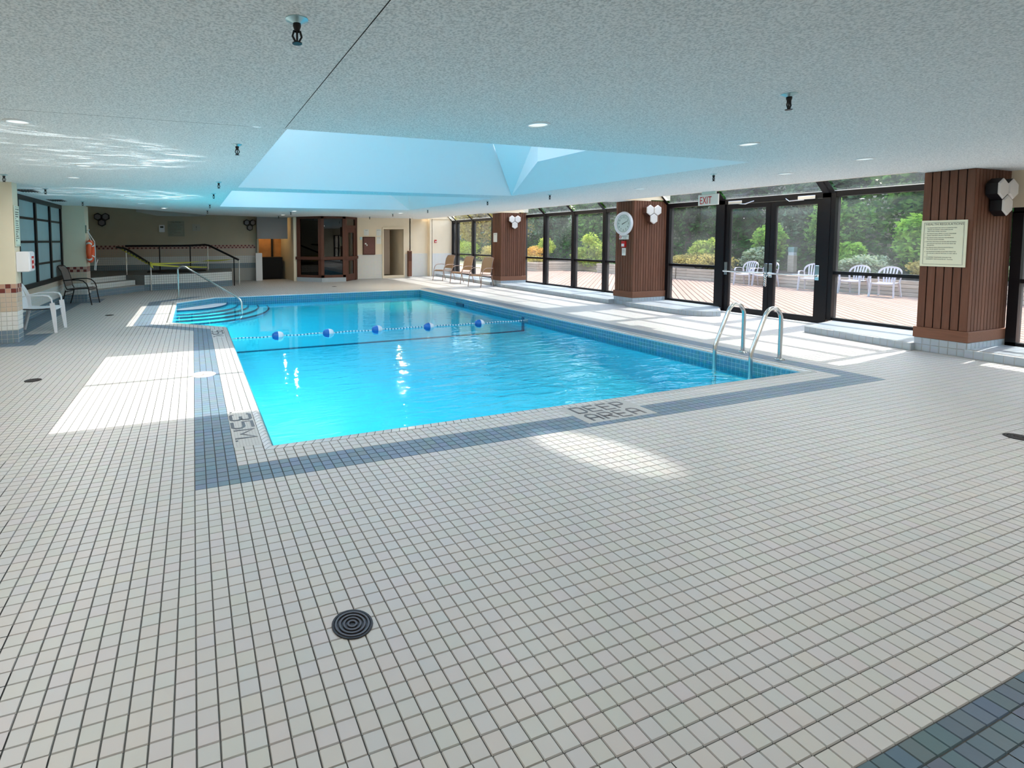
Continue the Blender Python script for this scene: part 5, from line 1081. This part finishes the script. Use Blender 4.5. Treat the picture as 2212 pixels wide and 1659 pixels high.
LG = {}
def leaf(nm, a, b, sc_=6): LG[nm] = leaf_mat(nm, a, b, sc_)
leaf('dark green leaves', (.008, .035, .01), (.07, .19, .04), 2.2); leaf('mid green leaves', (.04, .13, .02), (.24, .42, .09), 4); leaf('bright green leaves', (.16, .34, .04), (.36, .55, .09), 6)
leaf('yellow green leaves', (.30, .42, .05), (.60, .62, .12), 6); leaf('golden leaves', (.42, .33, .08), (.60, .50, .18), 8); leaf('orange leaves', (.60, .30, .05), (.75, .50, .12), 8); leaf('variegated leaves', (.22, .30, .14), (.52, .56, .40), 10); leaf('grey green leaves', (.04, .10, .05), (.22, .34, .18), 5)
M_bark = wood_mat('bark', (.10, .075, .06), 'Z', 5, .4, .9)
def foliage(mb, c, r, n, size, rnd, clumps=14, hollow=.55):
    cl = []
    for _ in range(clumps):
        v = Vector((rnd.gauss(0, 1), rnd.gauss(0, 1), rnd.gauss(0, 1))).normalized()*rnd.uniform(hollow, 1); cl.append((Vector((c[0]+v.x*r[0]*.72, c[1]+v.y*r[1]*.72, c[2]+v.z*r[2]*.72)), rnd.uniform(.28, .5)))
    vs = []; fs = []
    for i in range(n):
        o, q_ = cl[i % clumps]; v = Vector((rnd.gauss(0, 1), rnd.gauss(0, 1), rnd.gauss(0, 1))).normalized()*(rnd.random()**.35); p = o+Vector((v.x*r[0], v.y*r[1], v.z*r[2]))*q_
        a = Vector((rnd.gauss(0, 1), rnd.gauss(0, 1), rnd.gauss(0, .6))).normalized(); b = a.cross(Vector((rnd.gauss(0, 1), rnd.gauss(0, 1), rnd.gauss(0, 1)))).normalized(); s_ = size*rnd.uniform(.6, 1.3); k = len(vs)
        vs += [p-a*s_, p-b*s_*.45+a*s_*.1, p+a*s_, p+b*s_*.45+a*s_*.1]; fs.append((k, k+1, k+2, k+3))
    mb.add(vs, fs)
def bush(name, label, c, r, n, size, mat, cat='bush', grp=None, base=.4, seed=1):
    root = thing(name, label, cat, (c[0], c[1], base), grp); rnd = random.Random(seed)
    m_ = MB()
    for k in range(5): a = k*1.26; m_.tube([(c[0], c[1], base-.05), (c[0]+.3*r[0]*cos(a), c[1]+.3*r[1]*sin(a), (base+c[2])/2), (c[0]+.6*r[0]*cos(a), c[1]+.6*r[1]*sin(a), c[2])], [.03, .02, .008], 6)
    m_.build('stems', M_bark, root); m_ = MB(); foliage(m_, c, r, n, size, rnd, 18); m_.build('foliage', LG[mat], root)
bush('round_shrub', 'large round bright green shrub in the planter behind the middle window', (20.5, 20.0, 1.1), (.8, 1.25, .95), 4200, .085, 'yellow green leaves', seed=2)
bush('shrub', 'bright green shrub at the left end of the planters', (20.2, 23.5, 1.3), (.7, 1.0, .6), 2400, .08, 'yellow green leaves', seed=3)
bush('flowering_shrub', 'orange flowering shrub in the boxed planter', (19.3, 23.2, .85), (.6, 1.3, .5), 2600, .06, 'orange leaves', seed=4)
bush('golden_groundcover', 'low golden plants spilling over the boxed planter', (18.2, 22.2, .5), (.7, 1.7, .3), 2600, .05, 'golden leaves', seed=41)
bush('low_hedge', 'golden green low hedge in the planter left of the exit sign', (20.1, 12.6, .75), (.55, 1.9, .42), 4200, .055, 'golden leaves', seed=5)
bush('shrub', 'yellow green shrub rising behind the golden hedge', (20.8, 12.9, 1.15), (.6, .9, .65), 2600, .08, 'yellow green leaves', seed=6)
bush('shrub', 'pale green shrub behind the left door leaf', (20.6, 10.5, .95), (.6, .8, .55), 2200, .075, 'variegated leaves', seed=7)
bush('tall_shrub', 'bright green tall shrub behind the middle door stile', (21.3, 10.6, 1.65), (.6, .7, .8), 2600, .10, 'bright green leaves', seed=8)
bush('tall_shrub', 'tall speckled green shrub filling the right door leaf', (22.0, 8.6, 2.0), (.9, 1.3, 1.7), 5200, .09, 'mid green leaves', seed=9)
bush('shrub', 'small bright green shrub just right of the door jamb', (20.8, 7.5, 1.05), (.5, .45, .55), 1800, .09, 'bright green leaves', seed=10)
bush('low_hedge', 'white flecked low hedge behind the chairs right of the door', (20.2, 6.6, .8), (.55, 1.0, .38), 3200, .055, 'variegated leaves', seed=11)
bush('low_hedge', 'rusty golden low shrub beside the right brown pillar', (20.1, 5.1, .8), (.5, .7, .36), 2200, .055, 'golden leaves', seed=12)
bush('tall_shrub', 'large bright green shrub beside the right brown pillar', (21.5, 5.9, 1.65), (.8, 1.1, .95), 4200, .11, 'bright green leaves', seed=13)
bush('low_hedge', 'low hedge seen past the right edge of the nearest brown pillar', (20.1, 2.9, .75), (.55, .9, .4), 2600, .055, 'variegated leaves', seed=14)
bush('golden_hedge', 'golden yellow hedge seen through the farthest window bay', (20.8, 29.5, .75), (.8, 3.2, .75), 4200, .08, 'golden leaves', base=-.06, seed=61)
bush('golden_hedge', 'yellow hedge far down the garden past the chairs', (21.5, 36.5, .8), (.9, 3.4, .85), 4200, .09, 'yellow green leaves', base=-.06, seed=62)
bush('low_hedge', 'dark green low growth along the planter behind the round shrub', (20.2, 16.2, .55), (.5, 1.9, .3), 2600, .06, 'mid green leaves', seed=15)
bush('shrub', 'grey green shrub between the round shrub and the path', (22.4, 18.0, 1.1), (.8, 1.3, .8), 2600, .09, 'grey green leaves', seed=16)
def tree(label, x, y, z0, h, r, n, size, mat, seed, grp='trees on the bank behind the deck'):
    root = thing('tree', label, 'tree', (x, y, z0), grp); rnd = random.Random(seed); m_ = MB(); top = z0+h
    m_.tube([(x, y, z0-.2), (x+.1, y+.1, z0+h*.3), (x-.05, y+.15, z0+h*.6), (x+.1, y, top-r[2]*.3)], [.16, .13, .1, .04], 8); m_.build('trunk', M_bark, root)
    m_ = MB()
    for k in range(9):
        a = rnd.uniform(0, 6.28); z = z0+h*rnd.uniform(.3, .8); m_.tube([(x, y+.1, z), (x+cos(a)*r[0]*.4, y+sin(a)*r[1]*.4, z+h*.08), (x+cos(a)*r[0]*.8, y+sin(a)*r[1]*.8, z+h*.12)], [.05, .03, .012], 6)
    m_.build('branches', M_bark, root); m_ = MB(); foliage(m_, (x, y, z0+h*.5), (r[0]*1.1, r[1]*1.1, h*.58), int(n*1.25), size*1.25, rnd, 34, .2); m_.build('foliage', LG[mat], root)
TR = [(24.5, 2.6, 1, 5.5, (1.6, 1.9, 1), 6500, .13, 'mid green leaves', 'leafy tree behind the nearest brown pillar'), (24.2, 5.4, 1, 6.5, (1.6, 1.9, 1), 6500, .12, 'dark green leaves', 'dark tree at the left of the nearest brown pillar'), (25.8, 8.2, 1.6, 7, (1.9, 2, 1), 7500, .13, 'mid green leaves', 'tall leafy tree behind the right door leaf'),
      (25.5, 11.3, 1.5, 6.5, (1.9, 2, 1), 6500, .13, 'grey green leaves', 'hazy grey green tree behind the left door leaf'), (24.8, 14.3, 1.2, 6, (1.7, 2, 1), 6500, .12, 'dark green leaves', 'dark tree between the exit sign and the clock pillar'), (25.0, 17.4, 1.3, 6.5, (1.8, 2, 1), 6500, .12, 'dark green leaves', 'dark tree behind the clock pillar'),
      (25.2, 20.8, 1.3, 6, (1.8, 2.1, 1), 6500, .13, 'dark green leaves', 'dark evergreen tree behind the round shrub'), (25.0, 24.6, 1.2, 6.5, (1.8, 2.2, 1), 6500, .13, 'mid green leaves', 'leafy tree left of the round shrub'), (24.5, 28.5, 1.1, 6.5, (1.9, 2.3, 1), 6500, .14, 'grey green leaves', 'grey green tree behind the boxed planter'),
      (24.3, 33.0, 1, 6.5, (2, 2.6, 1), 6500, .15, 'golden leaves', 'sunny golden tree seen through the far windows'), (23.5, 38.5, 1, 7, (2.2, 3, 1), 6500, .16, 'golden leaves', 'golden leafy tree seen through the farthest window'), (24.4, -.6, 1, 6, (1.8, 2.1, 1), 6000, .13, 'dark green leaves', 'dark tree past the right edge of the nearest pillar'),
      (23.9, -4.4, 1, 6, (1.8, 2.1, 1), 5000, .14, 'mid green leaves', 'leafy tree right of the nearest pillar, outside the near window'), (29.5, 6.5, 3, 8, (2.6, 3, 1), 6000, .18, 'dark green leaves', 'tall background tree behind the right door leaf'), (29.5, 12.8, 3, 8.5, (2.6, 3.2, 1), 6000, .18, 'dark green leaves', 'tall background tree behind the exit sign'),
      (29.5, 19.5, 3, 8.5, (2.6, 3.4, 1), 6000, .18, 'dark green leaves', 'tall background tree behind the clock pillar'), (29.5, 26.5, 3, 8.5, (2.6, 3.6, 1), 6000, .19, 'dark green leaves', 'tall background tree behind the middle windows'), (29, 34.5, 3, 8.5, (2.6, 4, 1), 6000, .2, 'grey green leaves', 'tall background tree behind the far windows'),
      (29, 43.5, 3, 9, (2.6, 4.5, 1), 6000, .22, 'mid green leaves', 'tallest background tree at the far end of the garden'), (29.5, .2, 3, 8, (2.6, 3, 1), 6000, .18, 'dark green leaves', 'tall background tree behind the nearest pillar')]
for i, t in enumerate(TR): tree(t[8], t[0], t[1], t[2], t[3], t[4], t[5], t[6], t[7], 50+i)
rnd = random.Random(77); m_ = MB()
vs = []; fs = []
for i in range(26000):
    u = rnd.random()**1.4; x = 22.3+9*u; y = rnd.uniform(-8, 46); z = -.05+5.0*((x-22)/14)**1.3+rnd.random()**2*1.5
    a = Vector((rnd.gauss(0, 1), rnd.gauss(0, 1), rnd.gauss(0, .6))).normalized(); b_ = a.cross(Vector((rnd.gauss(0, 1), rnd.gauss(0, 1), rnd.gauss(0, 1)))).normalized(); s_ = .13*rnd.uniform(.6, 1.3); p = Vector((x, y, z)); k = len(vs)
    vs += [p-a*s_, p-b_*s_*.5, p+a*s_, p+b_*s_*.5]; fs.append((k, k+1, k+2, k+3))
m_.add(vs, fs); tag(m_.build('undergrowth', LG['dark green leaves']), 'dense dark leafy undergrowth covering the bank', 'undergrowth', kind='stuff')
# bollard light
bo = thing('bollard_light', 'square brown bollard light standing in the planter behind the deck chairs', 'light', (21.6, 9.9, .4)); m_ = MB(); m_.box(21.5, 21.7, 9.78, 10.0, .35, 1.05, b=.01); m_.build('post', M_beam, bo); m_ = MB(); m_.box(21.51, 21.69, 9.79, 9.99, 1.05, 1.17); m_.build('lens', M_lampface, bo); m_ = MB(); m_.box(21.5, 21.7, 9.78, 10.0, 1.17, 1.36, b=.01); m_.build('cap', M_galv, bo)
# ================================================================== scale everything to metres
for o in bpy.data.objects:
    if o is cam or o.type == 'LIGHT' and o.data.type == 'SUN': continue
    if o.get('wo') is not None: del o['wo']
    o.location = o.location*S
for me in {o.data for o in bpy.data.objects if o.type == 'MESH'}:
    n = len(me.vertices); a = np.empty(n*3, 'f'); me.vertices.foreach_get('co', a); me.vertices.foreach_set('co', a*S); me.update()
